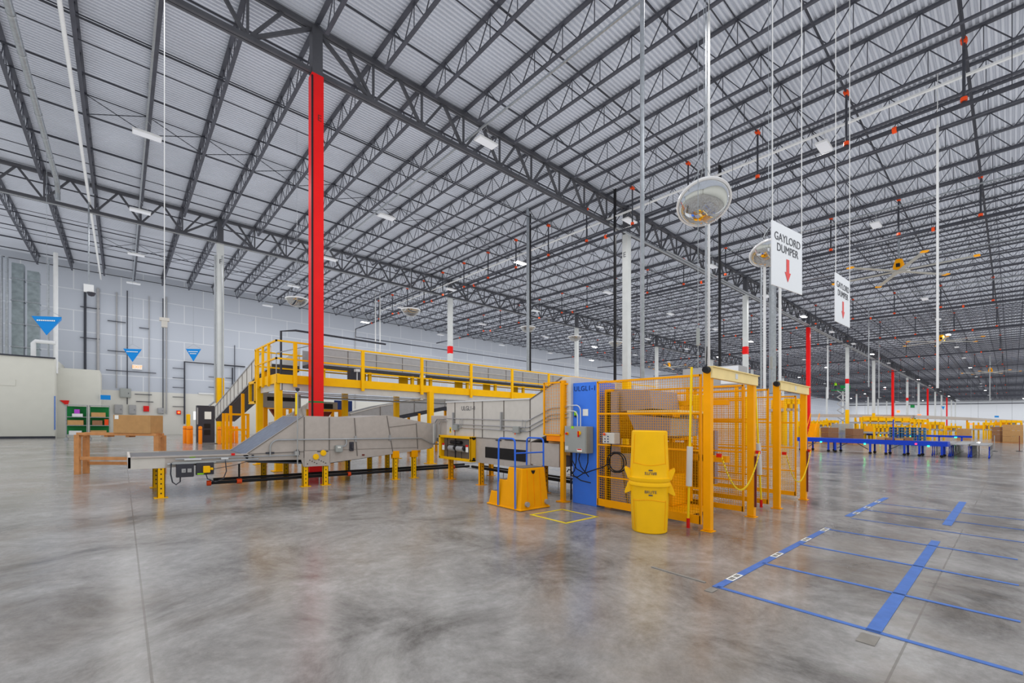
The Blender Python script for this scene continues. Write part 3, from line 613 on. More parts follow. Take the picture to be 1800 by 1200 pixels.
t = thing('cage_side_panel', 'large yellow wire mesh guard panel behind the stacked yellow bins', 'safety fence', 7.2, 4.5)
mesh_panel(t, (7.2, 5.53), (7.2, 3.42), .06, 2.55, (.65, 1.28, 1.9), kick=.14)
t = thing('cage_side_panel', 'yellow wire mesh guard panel on the right side of the first gate', 'safety fence', 8.9, 4.5)
mesh_panel(t, (8.95, 3.42), (8.95, 6.2), .06, 2.5, (.65, 1.2, 1.8, 2.2), kick=.1)
t = thing('cage_side_panel', 'yellow wire mesh guard panel on the left side of the second gate', 'safety fence', 10.2, 4.5)
mesh_panel(t, (10.25, 3.42), (10.25, 5.6), .06, 2.5, (.65, 1.2, 1.85), kick=.1)
t = thing('cage_side_panel', 'yellow wire mesh guard panel on the right side of the second gate', 'safety fence', 12., 4.5)
mesh_panel(t, (12.05, 3.42), (12.05, 5.4), .06, 2.45, (.65, 1.2, 1.8), kick=.1)
t = thing('cage_rear_panel', 'yellow wire mesh panel closing the back of the first gate bay', 'safety fence', 8.2, 6.25)
mesh_panel(t, (7.95, 6.25), (8.9, 6.25), .06, 2.3, (1.2,), pitch=.06)
t = thing('mesh_guard_door', 'narrow yellow mesh guard door beside the pale chute incline', 'safety fence', 7.15, 6.7)
mesh_panel(t, (7.13, 6.97), (7.13, 6.46), 1.42, 2.6, (), pitch=.065, wire='orange_yellow'); mesh_panel(t, (7.13, 6.42), (7.24, 6.3), 1.44, 2.56, (), pitch=.065, wire='orange_yellow')
MB().box(7.12, 7.2, 6.38, 6.48, 0, 2.62).box(7.05, 7.27, 6.32, 6.54, 0, .02).build('post', 'orange_yellow', t)
MB().box(7.13, 7.35, 6.28, 6.9, 1.30, 1.44).build('bracket_beam', 'bollard', t)
# gate frames
def gate(x0, x1, lab, tx):
    t = thing('gate_frame', lab, 'gate', (x0+x1)/2, 3.25)
    for x, sx in ((x0, 1), (x1, -1)):
        MB().box(x-.055, x+.055, 3.18, 3.30, .02, 2.62).box(x-.09, x+.09, 3.15, 3.33, 0, .015).build('post', 'orange_yellow', t, bevel=.004)
    MB().box(x1-.045, x1-.015, 3.14, 3.17, .2, 1.15).build('slot_cover', 'dark_red_pipe', t)
    MB().box(x0-.05, x1+.08, 3.15, 3.22, 2.46, 2.64).box(x0-.05, x1+.08, 3.12, 3.25, 2.63, 2.65).build('header_beam', 'cream', t, bevel=.004)
    MB().box((x0+x1)/2-.06, (x0+x1)/2+.04, 3.145, 3.15, 2.51, 2.6).build('notice', 'white_paint', t)
    MB().lathe((x0-.16, 3.2, 2.58), [(0, -.04), (.05, -.04), (.06, .04), (0, .04)], 12, (1, 0, 0)).tube([(x0-.16, 3.2, 2.58), (x0-.13, 3.2, 2.95)], .008, 5).build('pulley', 'black', t)
    return t
gate(7.08, 8.86, 'yellow gate frame with pale header beam, nearer of the two', 0)
gate(10.22, 12.0, 'yellow gate frame with pale header beam, farther of the two', 0)
def chain(x0, x1, z0, zs, lab):
    t = thing('safety_chain', lab, 'chain', (x0+x1)/2, 3.12, zs)
    m = MB(); n = 34; prev = None
    for i in range(n+1):
        s = i/n; x = x0+(x1-x0)*s; z = zs + (z0-zs)*(2*s-1)**2
        p = Vector((x, 3.10, z))
        if prev is not None:
            q = prev.lerp(p, -.12); r_ = prev.lerp(p, 1.12); up = Vector((0, 1, 0)) if i % 2 else Vector((0, 0, 1))
            m.bar(q, r_, .026 if i % 2 else .012, .012 if i % 2 else .026, up)
        prev = p
    m.build('chain_links', 'chain_yellow', t)
    MB().box(x0-.03, x0+.0, 3.09, 3.17, z0-.03, z0+.03).box(x1, x1+.03, 3.09, 3.17, z0-.03, z0+.03).build('chain_hook', 'safety_red', t)
chain(7.24, 8.86, 1.22, .60, 'yellow plastic chain sagging across the nearer gate')
chain(10.32, 12.0, 1.15, .50, 'yellow plastic chain sagging across the farther gate')
def flag_pole(x, y, lean, lab):
    t = thing('marker_pole', lab, 'pole', x, y)
    MB().tube([(x, y, .14), (x+lean[0], y+lean[1], 2.66)], .02, 10).build('pole', 'chain_yellow', t, smooth=True)
    MB().tube([(x, y, 0), (x, y, .16)], .028, 10).build('red_foot', 'safety_red', t, smooth=True)
    a = Vector((x, y, .14)); b = Vector((x+lean[0], y+lean[1], 2.66))
    MB().tube([a.lerp(b, .22), a.lerp(b, .48)], .048, 12).build('foam_sleeve', 'white_paint', t, smooth=True)
flag_pole(7.05, 3.56, (0, -.06), 'yellow pole with white sleeve and red foot leaning on the first cage')
flag_pole(10.1, 3.5, (-.35, 0), 'yellow pole with white sleeve and red foot beside the second gate')
# pendant control box and coil on the cage
t = thing('pendant_control', 'small grey push button box hanging on the mesh beside the blue panel', 'control box', 7.1, 5.15, 1.32)
MB().box(6.98, 7.17, 4.98, 5.25, 1.32, 1.53).build('housing', 'pale_metal', t, bevel=.01)
mb = MB().m(1).lathe((6.98, 5.2, 1.5), [(.02, 0), (.028, .02), (0, .035)], 12, (-1, 0, 0)).m(0)
mb.build('emergency_button', ['yellow', 'orange'], t)
for q in range(5): MB().lathe((6.98, 5.12+.07*(q % 2), 1.36+.05*(q//2)), [(.012, 0), (.012, .012), (0, .012)], 8, (-1, 0, 0)).build('push_button', 'text_navy', t)
t = thing('cable_coil', 'black cable coiled in a ring on the mesh guard', 'cable', 7.08, 5.0, .8)
mb = MB()
for k in range(3): mb.tube(arc((7.09-k*.022, 4.98+.012*k, .97), .19-.02*(k % 2), 0, 2*math.pi, 28, (0, 1, 0), (0, 0, 1)), .0115, 6)
mb.tube([(7.09, 5.12, 1.33), (7.08, 5.13, 1.2), (7.08, 5.14, 1.07)], .011, 6)
mb.build('coil', 'black', t, smooth=True)
# ================================================================== bin dumper inside the first cage
def dumper(ox, tagname):
    t = thing('bin_dumper', tagname, 'bin dumper', ox+8, 4.9)
    X = lambda a: ox+a
    for xx in (7.38, 8.6):
        MB().box(X(xx), X(xx+.12), 5.35, 5.5, 0, 2.4).build('mast', 'orange_yellow', t)
        MB().prism([(X(xx), 5.45, .1), (X(xx), 5.45, 2.35), (X(xx), 5.2, 2.35), (X(xx), 5.15, .9), (X(xx), 5.0, .1)], (.06, 0, 0)).build('mast_cover', 'hood_grey', t)
    MB().prism([(X(7.5), 5.6, 1.95), (X(7.5), 5.5, 2.42), (X(7.5), 4.55, 2.36), (X(7.5), 4.5, 2.0), (X(7.5), 5.2, 1.95)], (1.05, 0, 0)).build('hood', 'hood_grey', t, bevel=.01)
    for xx in (7.45, 8.5): MB().prism([(X(xx), 5.0, 1.9), (X(xx), 4.1, 1.82), (X(xx), 4.12, 1.5), (X(xx), 4.6, 1.42), (X(xx), 4.85, 1.6)], (.04, 0, 0)).build('bucket_side', 'hood_grey', t)
    MB().prism([(X(7.49), 4.1, 1.82), (X(7.49), 4.12, 1.5), (X(7.49), 4.6, 1.42), (X(7.49), 4.6, 1.46), (X(7.49), 4.16, 1.54), (X(7.49), 4.14, 1.82)], (1.0, 0, 0)).build('bucket_floor', 'grey_metal', t)
    MB().box(X(7.42), X(8.55), 3.95, 5.0, 1.93, 1.97).build('lift_arm', 'cream', t)
    MB().box(X(7.5), X(8.5), 3.9, 5.3, .06, .14).build('base_tray', 'orange_yellow', t)
    MB().prism([(X(7.5), 5.3, .1), (X(7.5), 5.3, 1.1), (X(7.5), 5.22, 1.1), (X(7.5), 4.6, .14)], (1.0, 0, 0)).build('slope_plate', 'grey_metal', t)
    MB().box(X(8.62), X(8.78), 4.0, 4.14, 0, 2.1).box(X(8.62), X(8.78), 3.6, 5.2, 2.1, 2.2).box(X(8.62), X(8.78), 3.6, 5.2, 1.0, 1.12).build('guide_frame', 'orange_yellow', t)
    MB().box(X(8.5), X(8.7), 3.9, 4.2, 1.9, 2.3).build('motor_box', 'yellow', t, bevel=.02)
    MB().lathe((X(8.55), 4.3, 1.85), [(.0, 0), (.1, 0), (.1, .2), (0, .2)], 14, (-1, 0, 0)).build('gear_motor', 'white_paint', t, smooth=True)
    MB().box(X(8.44), X(8.5), 4.2, 5.4, .2, 1.35).build('guard_sheet', 'orange_yellow', t)
    MB().box(X(7.9), X(8.5), 4.3, 5.3, .14, .75).build('lower_housing', 'orange_yellow', t, bevel=.02)
    return t
dumper(0, 'grey and yellow bin dumper inside the nearer mesh cage')
t = thing('raised_chute', 'grey box chute head with white notice standing high behind the header beam', 'chute', 16.8, 6.3)
MB().box(16.2, 17.0, 6.35, 8.4, 3.1, 3.85).build('chute_body', 'grey_metal', t, bevel=.01)
MB().box(16.18, 16.2, 6.35, 6.95, 3.2, 3.82).build('white_notice', 'sign_white', t)
for x in (16.25, 16.85):
    for y in (6.4, 8.2): MB().box(x, x+.1, y, y+.1, 0, 3.12).build('post', 'orange_yellow', t)
t = thing('yellow_machine_stand', 'yellow framed machine stand seen through the nearer gate mesh', 'machine', 9.6, 5.6)
MB().box(9.2, 10.0, 5.0, 6.6, 1.35, 2.25).build('yellow_housing', 'orange_yellow', t, bevel=.02)
MB().box(9.25, 9.95, 4.4, 6.6, .35, 1.15).build('lower_box', 'yellow', t, bevel=.02)
MB().box(9.15, 9.3, 4.05, 4.35, .5, 1.6).build('grey_post', 'hood_grey', t)
for x in (9.2, 9.9):
    for y in (5.0, 6.5): MB().box(x, x+.1, y, y+.1, 0, 1.36).build('leg', 'orange_yellow', t)
mb = MB().lathe((9.19, 5.2, 1.9), [(0, .02), (.05, .02), (.05, 0)], 12, (-1, 0, 0))
for k in range(12):
    a = k*math.pi/6; mb.bar((9.18, 5.2+.04*math.cos(a), 1.9+.04*math.sin(a)), (9.18, 5.2+.24*math.cos(a), 1.9+.24*math.sin(a)), .04, .01)
mb.build('fan_grille', 'white_paint', t)
# ================================================================== stacked bins
def can(z0, up, lab, tex):
    cx, cy = 6.36, 3.86
    t = thing('waste_bin', lab, 'bin', cx, cy, z0)
    H = .80; s = 1 if up else -1; b = z0 if up else z0+H
    Z = lambda h: b+s*h
    prof = [(0, 0), (.258, 0), (.272, .015), (.298, .60), (.303, .72), (.31, .735), (.325, .74), (.325, .78), (.315, .80), (.295, .80)]
    m = MB().lathe((cx, cy, 0), [(r, Z(h)) for r, h in prof], 40)
    body = m.build('body', 'bin_yellow', t, smooth=True)
    # skirt panels
    k = MB()
    for q in range(24):
        pass
    # front rib lines
    f = Vector((-cx, -cy, 0)).normalized(); a0 = math.atan2(f.y, f.x)
    l = MB()
    for sa in (-1, 1):
        a = a0 + sa*.95; l.tube([(cx+math.cos(a)*(.275), cy+math.sin(a)*(.275), Z(.06)), (cx+math.cos(a)*.296, cy+math.sin(a)*.296, Z(.52))], .005, 5)
    ar = []
    for i in range(15):
        a = a0-.95+1.9*i/14; ar.append((cx+math.cos(a)*.296, cy+math.sin(a)*.296, Z(.52+.015*math.cos((i-7)/7*math.pi))))
    l.tube(ar, .005, 5)
    l.build('moulded_line', 'orange_yellow', body)
    # side handles
    for sa in (-1, 1):
        a = a0 + sa*math.pi/2; c = Vector((cx+math.cos(a)*.30, cy+math.sin(a)*.30, 0)); n_ = Vector((math.cos(a), math.sin(a), 0)); tg = Vector((-n_.y, n_.x, 0))
        hp = [(-.02, .77), (.03, .77), (.085, .62), (.08, .59), (.05, .60), (-.03, .64)]
        mb = MB().prism([c + n_*u - tg*.1 + Vector((0, 0, Z(h))) for u, h in hp], tg*.2)
        mb.build('handle', 'bin_yellow', t, bevel=.004)
    g = Vector((math.cos(a0+.06), math.sin(a0+.06), 0)); p = Vector((cx, cy, 0))+g*.303
    right = Vector((-math.sin(a0), math.cos(a0), 0))*(1 if up else -1)
    text('BRUTE', (p.x, p.y, Z(.655)), tuple(right), .062, 'text_grey', 'lettering', body, up=(0, 0, s), bend=((cx, cy), .304))
    q_ = Vector((cx, cy, 0))+g*.304; rt = right.normalized(); zz_ = Z(.61)
    MB().prism([q_-rt*.03+Vector((0, 0, zz_-.01)), q_+rt*.03+Vector((0, 0, zz_-.01)), q_+rt*.03+Vector((0, 0, zz_+.01)), q_-rt*.03+Vector((0, 0, zz_+.01))], g*.003).build('small_mark', 'text_grey', body)
    return t
t1 = can(0, True, 'yellow ribbed waste bin standing upright on the floor', 1)
t2 = can(.803, False, 'yellow ribbed waste bin turned upside down on the other bin', 2)
# ================================================================== step stool
t = thing('step_stool', 'yellow moulded three step platform stool with blue handrails', 'step stool', 6.1, 6.7)
secs = [((7.22, 6.93), (0, .28), .02), ((6.93, 6.67), (0, .55), .04), ((6.67, 6.22), (0, .81), .06)]
mb = MB()
def frust(ya0, yb0, ya1, yb1, z0, z1, i0, i1):
    v = [(5.70+i0, ya0, z0), (6.48-i0, ya0, z0), (6.48-i0, yb0, z0), (5.70+i0, yb0, z0), (5.70+i1, ya1, z1), (6.48-i1, ya1, z1), (6.48-i1, yb1, z1), (5.70+i1, yb1, z1)]
    mb.add(v, [(0, 1, 2, 3), (4, 7, 6, 5), (0, 4, 5, 1), (1, 5, 6, 2), (2, 6, 7, 3), (3, 7, 4, 0)])
frust(7.20, 6.8, 7.14, 6.8, .0, .29, 0, .03); frust(6.94, 6.5, 6.90, 6.5, 0, .55, .0, .055); frust(6.70, 6.2, 6.65, 6.25, 0, .81, 0, .08)
mb.box(5.68, 6.50, 6.18, 7.23, 0, .035)
mb.build('body', 'orange_yellow', t, bevel=.02)
MB().box(5.8, 6.4, 6.26, 6.64, .81, .82).box(5.76, 6.42, 6.72, 6.88, .55, .556).box(5.74, 6.44, 6.97, 7.12, .29, .296).build('tread_mat', 'seam', t)
g_ = MB()
for q in range(3): g_.bar((5.9+.18*q, 6.203, .06), (5.91+.17*q, 6.247, .78), .008, .006)
g_.build('front_groove', 'bollard', t)
for nm, xx in (('rail', 5.69), ('rail', 6.47)):
    hz = 1.38; dx = .0
    MB().tube([(xx, 6.86, .03), (xx+.0, 6.84, hz-.08)] + arc((xx, 6.76, hz-.08), .08, 0, math.pi/2, 5, (0, 1, 0), (0, 0, 1)) + arc((xx, 6.43, hz-.08), .08, math.pi/2, math.pi, 5, (0, 1, 0), (0, 0, 1)) + [(xx, 6.34, .03)], .018, 8).build('handrail', 'blue_rail', t, smooth=True)
    MB().box(xx-.006, xx+.006, 6.83, 6.88, .03, .5).box(xx-.006, xx+.006, 6.315, 6.365, .03, .78).build('rail_clamp', 'grey_metal', t)
MB().tube([(5.69, 6.35, 1.1), (6.47, 6.35, 1.1)], .015, 8).build('cross_rail', 'blue_rail', t)
MB().lathe((5.86, 6.19, .12), [(0, -.03), (.05, -.03), (.05, .03), (0, .03)], 14, (0, -1, 0)).build('caster', 'grey_metal', t, smooth=True)
MB().lathe((6.4, 6.19, .12), [(0, -.03), (.05, -.03), (.05, .03), (0, .03)], 14, (0, -1, 0)).build('caster', 'grey_metal', t, smooth=True)
MB().prism([(6.02, 6.25, .76), (6.12, 6.25, .76), (6.10, 6.25, .71), (6.07, 6.25, .69), (6.04, 6.25, .71)], (0, -.02, 0)).build('black_emblem', 'black', t)

# ================================================================== mezzanine conveyor with yellow railing
YM = 15.45
t = thing('elevated_walkway', 'elevated yellow walkway platform with railing behind the red column', 'walkway', 12, 16)
XL = 3.70
MB().box(XL, 26, YM-.04, YM+.04, 2.82, 3.10).build('yellow_beam', 'yellow', t)
MB().box(XL, XL+.08, YM, 18.4, 2.82, 3.12).build('yellow_beam', 'yellow', t)
MB().box(XL+.1, 26, YM+.05, YM+.1, 2.60, 2.82).box(XL+.1, XL+.14, YM, 18.3, 2.60, 2.82).build('grey_beam', 'pale_metal', t)
MB().box(XL+.1, 26, YM+.1, 18.3, 3.02, 3.05).build('deck_plate', 'grey_metal', t)
for x in [3.74, 4.22, 6.47, 8.86, 11.25, 13.6, 16.05, 18.4, 20.8, 23.2]:
    if x > 4: MB().box(x-.055, x+.055, YM-.11, YM-.04, 2.72, 4.18).build('railing_post', 'yellow', t)
for y in (16.35, 17.15, 17.9):
    MB().box(XL-.07, XL, y-.05, y+.05, 2.75, 4.18).build('railing_post', 'yellow', t)
MB().box(XL-.06, XL+.02, 18.2, 18.28, 3.0, 4.18).build('railing_post', 'yellow', t)
MB().box(XL-.06, 26, YM-.1, YM-.05, 4.13, 4.18).box(XL-.06, XL-.01, YM-.1, 18.3, 4.13, 4.18).build('top_rail', 'yellow', t)
MB().box(XL-.06, 26, YM-.1, YM-.05, 3.57, 3.62).box(XL-.06, XL-.01, YM-.1, 18.3, 3.57, 3.62).build('middle_rail', 'yellow', t)
for x, y in ((3.78, 15.6), (9.2, 15.3), (15.5, 15.4), (3.78, 18.2), (9.2, 18.2), (21., 15.4), (6.9, 18.2)):
    MB().box(x-.1, x+.1, y-.1, y+.1, .02, 2.85).box(x-.19, x+.19, y-.19, y+.19, 0, .02).build('yellow_column', 'yellow', t, bevel=.006)
MB().box(XL, 26, 18.25, 18.3, 3.55, 3.6).box(XL, 26, 18.25, 18.3, 4.1, 4.15).build('rear_rail', 'yellow', t)
MB().tube([(3.8, YM+.3, 2.5), (26, YM+.3, 2.52)], .02, 6).tube([(3.8, YM+.2, 2.55), (26, YM+.2, 2.56)], .02, 6).tube([(4.4, YM+1, 2.45), (26, YM+1, 2.45)], .04, 6).build('conduit', 'conduit', t)
for x in (5.0, 8.9, 12.0): MB().box(x, x+.12, YM+.1, YM+.16, 2.53, 2.6).build('small_lamp', 'paper', t)
t = thing('upper_belt_conveyor', 'grey sided belt conveyor carried on the elevated walkway', 'conveyor', 14, 17.2, 3.4)
MB().box(5.2, 26, 16.98, 17.02, 3.70, 4.36).build('side_panel', 'grey_metal', t)
MB().box(5.2, 26, 17.0, 18.0, 3.62, 3.72).box(5.2, 26, 16.95, 17.05, 3.6, 3.7).build('conveyor_bed', 'steel_dark', t)
MB().box(5.2, 26, 17.98, 18.02, 3.7, 4.3).build('side_panel', 'grey_metal', t)
MB().box(5.2, 26, 16.96, 17.0, 4.33, 4.37).box(5.2, 26, 16.96, 17.0, 4.04, 4.06).build('side_trim', 'pale_metal', t)
sm = MB()
for q in range(18): sm.box(5.4+q*1.15, 5.42+q*1.15, 16.965, 16.98, 3.72, 4.33)
sm.build('panel_joint', 'seam', t)
for q, x in enumerate((5.6, 7.4, 9.3, 10.2, 12.2, 13.9, 15.8, 18)):
    MB().box(x, x+.12, 17.0, 17.12, 3.05, 3.6).build('yellow_support', 'yellow', t)
    MB().box(x-.3, x+.1, 17.5, 17.6, 3.05, 3.6).build('yellow_support', 'yellow', t)
MB().box(5.2, 26, 16.9, 16.95, 3.5, 3.56).build('yellow_rail', 'yellow', t)
for x in (6.6, 9.4): MB().box(x, x+.16, 16.3, 16.5, 3.5, 3.6).tube([(x+.08, 16.4, 3.05), (x+.08, 16.4, 3.5)], .02, 6).build('photo_eye', 'white_paint', t)
MB().box(6.5, 6.9, 16.6, 16.9, 3.1, 3.55).build('drive_box', 'charcoal', t)
# small pipe arms above left end
tag(MB().tube([(4.1, 17.2, 3.05), (4.1, 17.2, 4.0), (5.2, 17.4, 4.4), (5.6, 17.4, 4.55), (6.4, 17.4, 4.2)], .02, 6).build('bent_pipe', 'conduit'), 'thin bent grey pipe above the left end of the walkway', 'pipe')
tag(MB().tube([(4.4, 17.8, 3.05), (4.4, 17.8, 4.9), (4.9, 17.8, 5.0), (8.5, 17.8, 4.95)], .04, 6).build('dark_bent_pipe', 'steel_dark'), 'dark bent pipe rising behind the walkway railing', 'pipe')
# sloping conveyor going down behind the walkway
def incline(name, lab, x0, x1, pts, h, m='pale_metal', legs=(), cat='conveyor'):
    # pts: (y, z) along the run
    t = thing(name, lab, cat, x0, pts[0][0], 0)
    up = [(x0, y, z+h) for y, z in pts]; dn = [(x0, y, z) for y, z in reversed(pts)]
    MB().prism(up+dn, (.03, 0, 0)).build('side_panel', m, t); MB().prism(up+dn, (.03, 0, 0)); 
    mb = MB(); mb.prism([(x1, y, z) for _, y, z in up+dn], (.03, 0, 0)); mb.build('side_panel', m, t)
    be = MB(); tr = MB(); jn = MB()
    for (a, b), (c, d) in zip(pts, pts[1:]):
        be.prism([(x0+.03, a, b+.12), (x0+.03, c, d+.12), (x0+.03, c, d-.1), (x0+.03, a, b-.1)], (x1-x0-.03, 0, 0))
        tr.bar((x0-.01, a, b+h), (x0-.01, c, d+h), .04, .05).bar((x0-.01, a, b), (x0-.01, c, d), .04, .06)
        n = max(1, int(math.hypot(c-a, d-b)/1.0))
        for q in range(n):
            f = q/n; jn.bar((x0-.01, a+(c-a)*f, b+(d-b)*f), (x0-.01, a+(c-a)*f, b+(d-b)*f+h), .02)
    be.build('belt', 'steel_dark', t); tr.build('side_trim', 'grey_metal', t); jn.build('panel_joint', 'seam', t)
    for x, y, z in legs: MB().box(x-.06, x+.06, y-.06, y+.06, 0, z).build('leg', 'orange_yellow', t)
    return t
incline('sloping_conveyor', 'grey sided conveyor sloping down from the walkway toward the left', 4.2, 5.2, [(31.5, 1.55), (20.6, 3.45), (18.4, 3.62)], .78, legs=((4.2, 19.2, 3.5), (4.2, 23.5, 2.8), (5.1, 23.5, 2.8), (4.2, 26.5, 2.3)))
# conveyors behind the machine, seen below the walkway
def inc_x(name, lab, y0, y1, pts, h, legs=(), joints=1.0):
    t = thing(name, lab, 'conveyor', pts[0][0], y0, 0)
    up = [(x, y0, z+h) for x, z in pts]; dn = [(x, y0, z) for x, z in reversed(pts)]
    MB().prism(up+dn, (0, .03, 0)).build('side_panel', 'grey_metal', t)
    MB().prism([(x, y1, z) for x, _, z in up+dn], (0, .03, 0)).build('side_panel', 'grey_metal', t)
    be = MB(); tr = MB(); jn = MB()
    for (a, b), (c, d) in zip(pts, pts[1:]):
        be.prism([(a, y0+.03, b+.05), (c, y0+.03, d+.05), (c, y0+.03, d-.22), (a, y0+.03, b-.22)], (0, y1-y0-.03, 0))
        tr.bar((a, y0-.01, b+h), (c, y0-.01, d+h), .04, .04)
        n = max(1, int(math.hypot(c-a, d-b)/joints))
        for q in range(n): f = q/n; jn.bar((a+(c-a)*f, y0-.01, b+(d-b)*f), (a+(c-a)*f, y0-.01, b+(d-b)*f+h), .03)
    be.build('belt', 'steel_dark', t); tr.build('side_trim', 'pale_metal', t); jn.build('panel_joint', 'seam', t)
    for x, z in legs:
        for yy in (y0, y1): MB().box(x-.06, x+.06, yy-.06, yy+.06, 0, z).build('leg', 'orange_yellow', t)
        MB().box(x-.05, x+.05, y0, y1, z*.62, z*.62+.1).build('leg_brace', 'orange_yellow', t)
    return t
inc_x('rear_incline_conveyor', 'grey incline conveyor climbing to the right under the walkway', 22, 23.2, [(8.6, 1.3), (10.2, 1.75), (14.2, 2.55), (17, 2.55)], .68, legs=((10.2, 1.6), (12.5, 2.1), (15, 2.4)))
inc_x('rear_lower_conveyor', 'lower dark incline conveyor behind the chute inlet box', 20.5, 21.5, [(10.6, .9), (15.5, 1.9)], .12, legs=((13.3, 1.4), (12.2, 1.2)))
# white curved chute
t = thing('curved_chute', 'pale curved sheet metal chute left of the red column', 'chute', 6, 20)
mb = MB()
prev = None
for i in range(13):
    f = i/12; a = -.3+1.5*f
    c = (4.9+1.9*f, 20.5+.3*math.sin(3*f), 1.3+1.15*f**1.4)
    ring = [(c[0]+.9*math.cos(b)*.25, c[1]-.55*math.cos(b), c[2]+.45*math.sin(b)) for b in [math.pi*(.85+.9*q/8) for q in range(9)]]
    if prev: 
        o = len(mb.v); mb.add(prev+ring, [(k, k+1, 9+k+1, 9+k) for k in range(8)])
    prev = ring
o = mb.build('chute_sheet', 'pale_metal', t, smooth=True)
sd = o.modifiers.new('thickness', 'SOLIDIFY'); sd.thickness = .02
for x in (5.1, 6.4): MB().box(x, x+.08, 20.7, 20.78, 0, 1.4).build('leg', 'orange_yellow', t)
# yellow stands below the walkway
def stand(x, y, w, d, h, lab, hop=True, grp=None):
    t = thing('yellow_stand', lab, 'stand', x+w/2, y+d/2)
    for a in (x, x+w):
        for b in (y, y+d): MB().box(a-.06, a+.06, b-.06, b+.06, 0, h).build('post', 'orange_yellow', t)
    MB().box(x-.05, x+w+.05, y-.05, y+.05, h-.1, h).box(x-.05, x+w+.05, y-.05, y+.05, h*.55, h*.55+.09).build('cross_beam', 'orange_yellow', t)
    MB().bar((x, y, h*.35), (x+w*.35, y, h*.56), .05).build('brace', 'orange_yellow', t); MB().bar((x+w, y, h*.35), (x+w*.65, y, h*.56), .05).build('brace', 'orange_yellow', t)
    if hop:
        MB().box(x+.1, x+w-.1, y, y+d, h-.05, h+.3).build('grey_drive', 'grey_metal', t); MB().box(x+.2, x+w-.3, y-.02, y+.02, h+.02, h+.22).build('dark_opening', 'black', t)
        MB().prism([(x+w*.3, y+.2, h-.1), (x+w*.75, y+.2, h-.1), (x+w*.5, y+.2, h-.45)], (0, .3, 0)).build('hopper', 'dark_red_pipe', t)
    return t
stand(5.85, 18.6, 1.0, .9, 2.1, 'yellow frame stand with grey drive right of the red column')
stand(4.6, 21.5, 1.1, 1, 2.2, 'yellow frame stand with grey drive left of the walkway corner column')
stand(3.9, 25.6, .9, 1, 1.9, 'yellow frame stand under the sloping conveyor', False)
t = thing('yellow_ring_guard', 'square yellow framed guard window at the side of the sloping conveyor', 'machine guard', 3.9, 20.0, 2.3)
MB().box(3.9, 4.0, 19.6, 19.7, 2.3, 3.1).box(3.9, 4.0, 20.6, 20.7, 2.3, 3.1).box(3.9, 4.0, 19.6, 20.7, 2.25, 2.35).box(3.9, 4.0, 19.6, 20.7, 3.05, 3.15).build('yellow_frame', 'yellow', t)
MB().box(4.0, 4.18, 19.7, 20.6, 2.35, 3.05).build('dark_drive', 'charcoal', t)
t = thing('drive_housing', 'grey drive housing with dark slots under the walkway corner', 'machine', 4, 18.9, 2.2)
MB().box(3.9, 5.3, 18.5, 19.4, 2.1, 2.65).build('housing', 'grey_metal', t, bevel=.05)
MB().box(3.895, 3.9, 18.6, 19.3, 2.35, 2.5).box(4.1, 5.1, 18.495, 18.5, 2.35, 2.5).build('dark_slot', 'black', t)
MB().box(4.0, 4.1, 18.6, 18.7, 0, 2.1).box(5.1, 5.2, 18.6, 18.7, 0, 2.1).build('leg', 'orange_yellow', t)
tag(MB().box(8.9, 9.9, 25.0, 25.06, 2.1, 2.75).box(9.35, 9.42, 25.0, 25.06, 0, 2.2).build('information_board', 'text_navy'), 'small dark blue board on a stem seen below the walkway', 'board')
t = thing('red_warning_disc', 'round red warning disc behind the hopper conveyor', 'sign', 10.2, 20.3, 1.2)
MB().lathe((10.2, 20.2, 1.48), [(0, .02), (.2, .02), (.2, 0), (0, 0)], 20, (-.5, -1, 0)).build('disc', 'orange', t); MB().tube([(10.2, 20.3, 0), (10.2, 20.3, 1.4)], .02, 6).build('stem', 'steel_dark', t)
# ================================================================== left side of the hall
# services along the roof at far left
tag(MB().tube([(-1.3, 13, 13.3), (-1.3, 51.5, 13.3)], .06, 10).build('roof_pipe', 'white_paint', smooth=True), 'white pipe running under a roof joist at far left', 'pipe')
t = thing('round_duct', 'round galvanised duct running under the roof at far left', 'air duct', -2.4, 22, 13.2)
MB().tube([(-2.4, 13, 13.3), (-2.4, 31.5, 13.3), (-2.4, 31.9, 12.9), (-2.4, 31.9, 12.5)], .1, 12).build('duct', 'galv', t, smooth=True)
for q in range(10): MB().tube([(-2.4, 13.5+q*1.9, 13.3), (-2.4, 13.58+q*1.9, 13.3)], .115, 12).build('joint_ring', 'conduit', t)
for k, x in enumerate((.75, 10.6, 30.1, 40.2, 50.)):
    tag(MB().box(x-.03, x+.03, -3, 50, 13.2, 13.26).build('lamp_strut', 'galv'), 'long silver strut along a lamp row, %s from the left' % 'first second third fourth fifth'.split()[k], 'strut')
t = thing('wooden_rack', 'low rough timber rack frame standing left of the hopper conveyor', 'rack', 0, 17.2)
A = Vector((-.93, 17.62, 0)); B = Vector((.78, 16.45, 0)); dr = (B-A).normalized(); nn = Vector((-dr.y, dr.x, 0))
for nm, p in (('post', A), ('post', B), ('post', A+nn*.26+dr*.02), ('post', B+nn*.26)):
    MB().bar(p, p+Vector((0, 0, 1.13)), .13, .09, nn).build('post', 'wood', t)
MB().bar(A+Vector((0, 0, 1.16)), B+Vector((0, 0, 1.16)), .1, .07).build('top_rail', 'wood', t); MB().bar(A+nn*.26+Vector((0, 0, 1.16)), B+nn*.26+Vector((0, 0, 1.16)), .1, .07).build('top_rail', 'wood', t)
for f in (.02, .35, .62, .98): MB().bar(A.lerp(B, f)+Vector((0, 0, 1.10)), A.lerp(B, f)+nn*.26+Vector((0, 0, 1.10)), .09, .05).build('slat', 'wood', t)
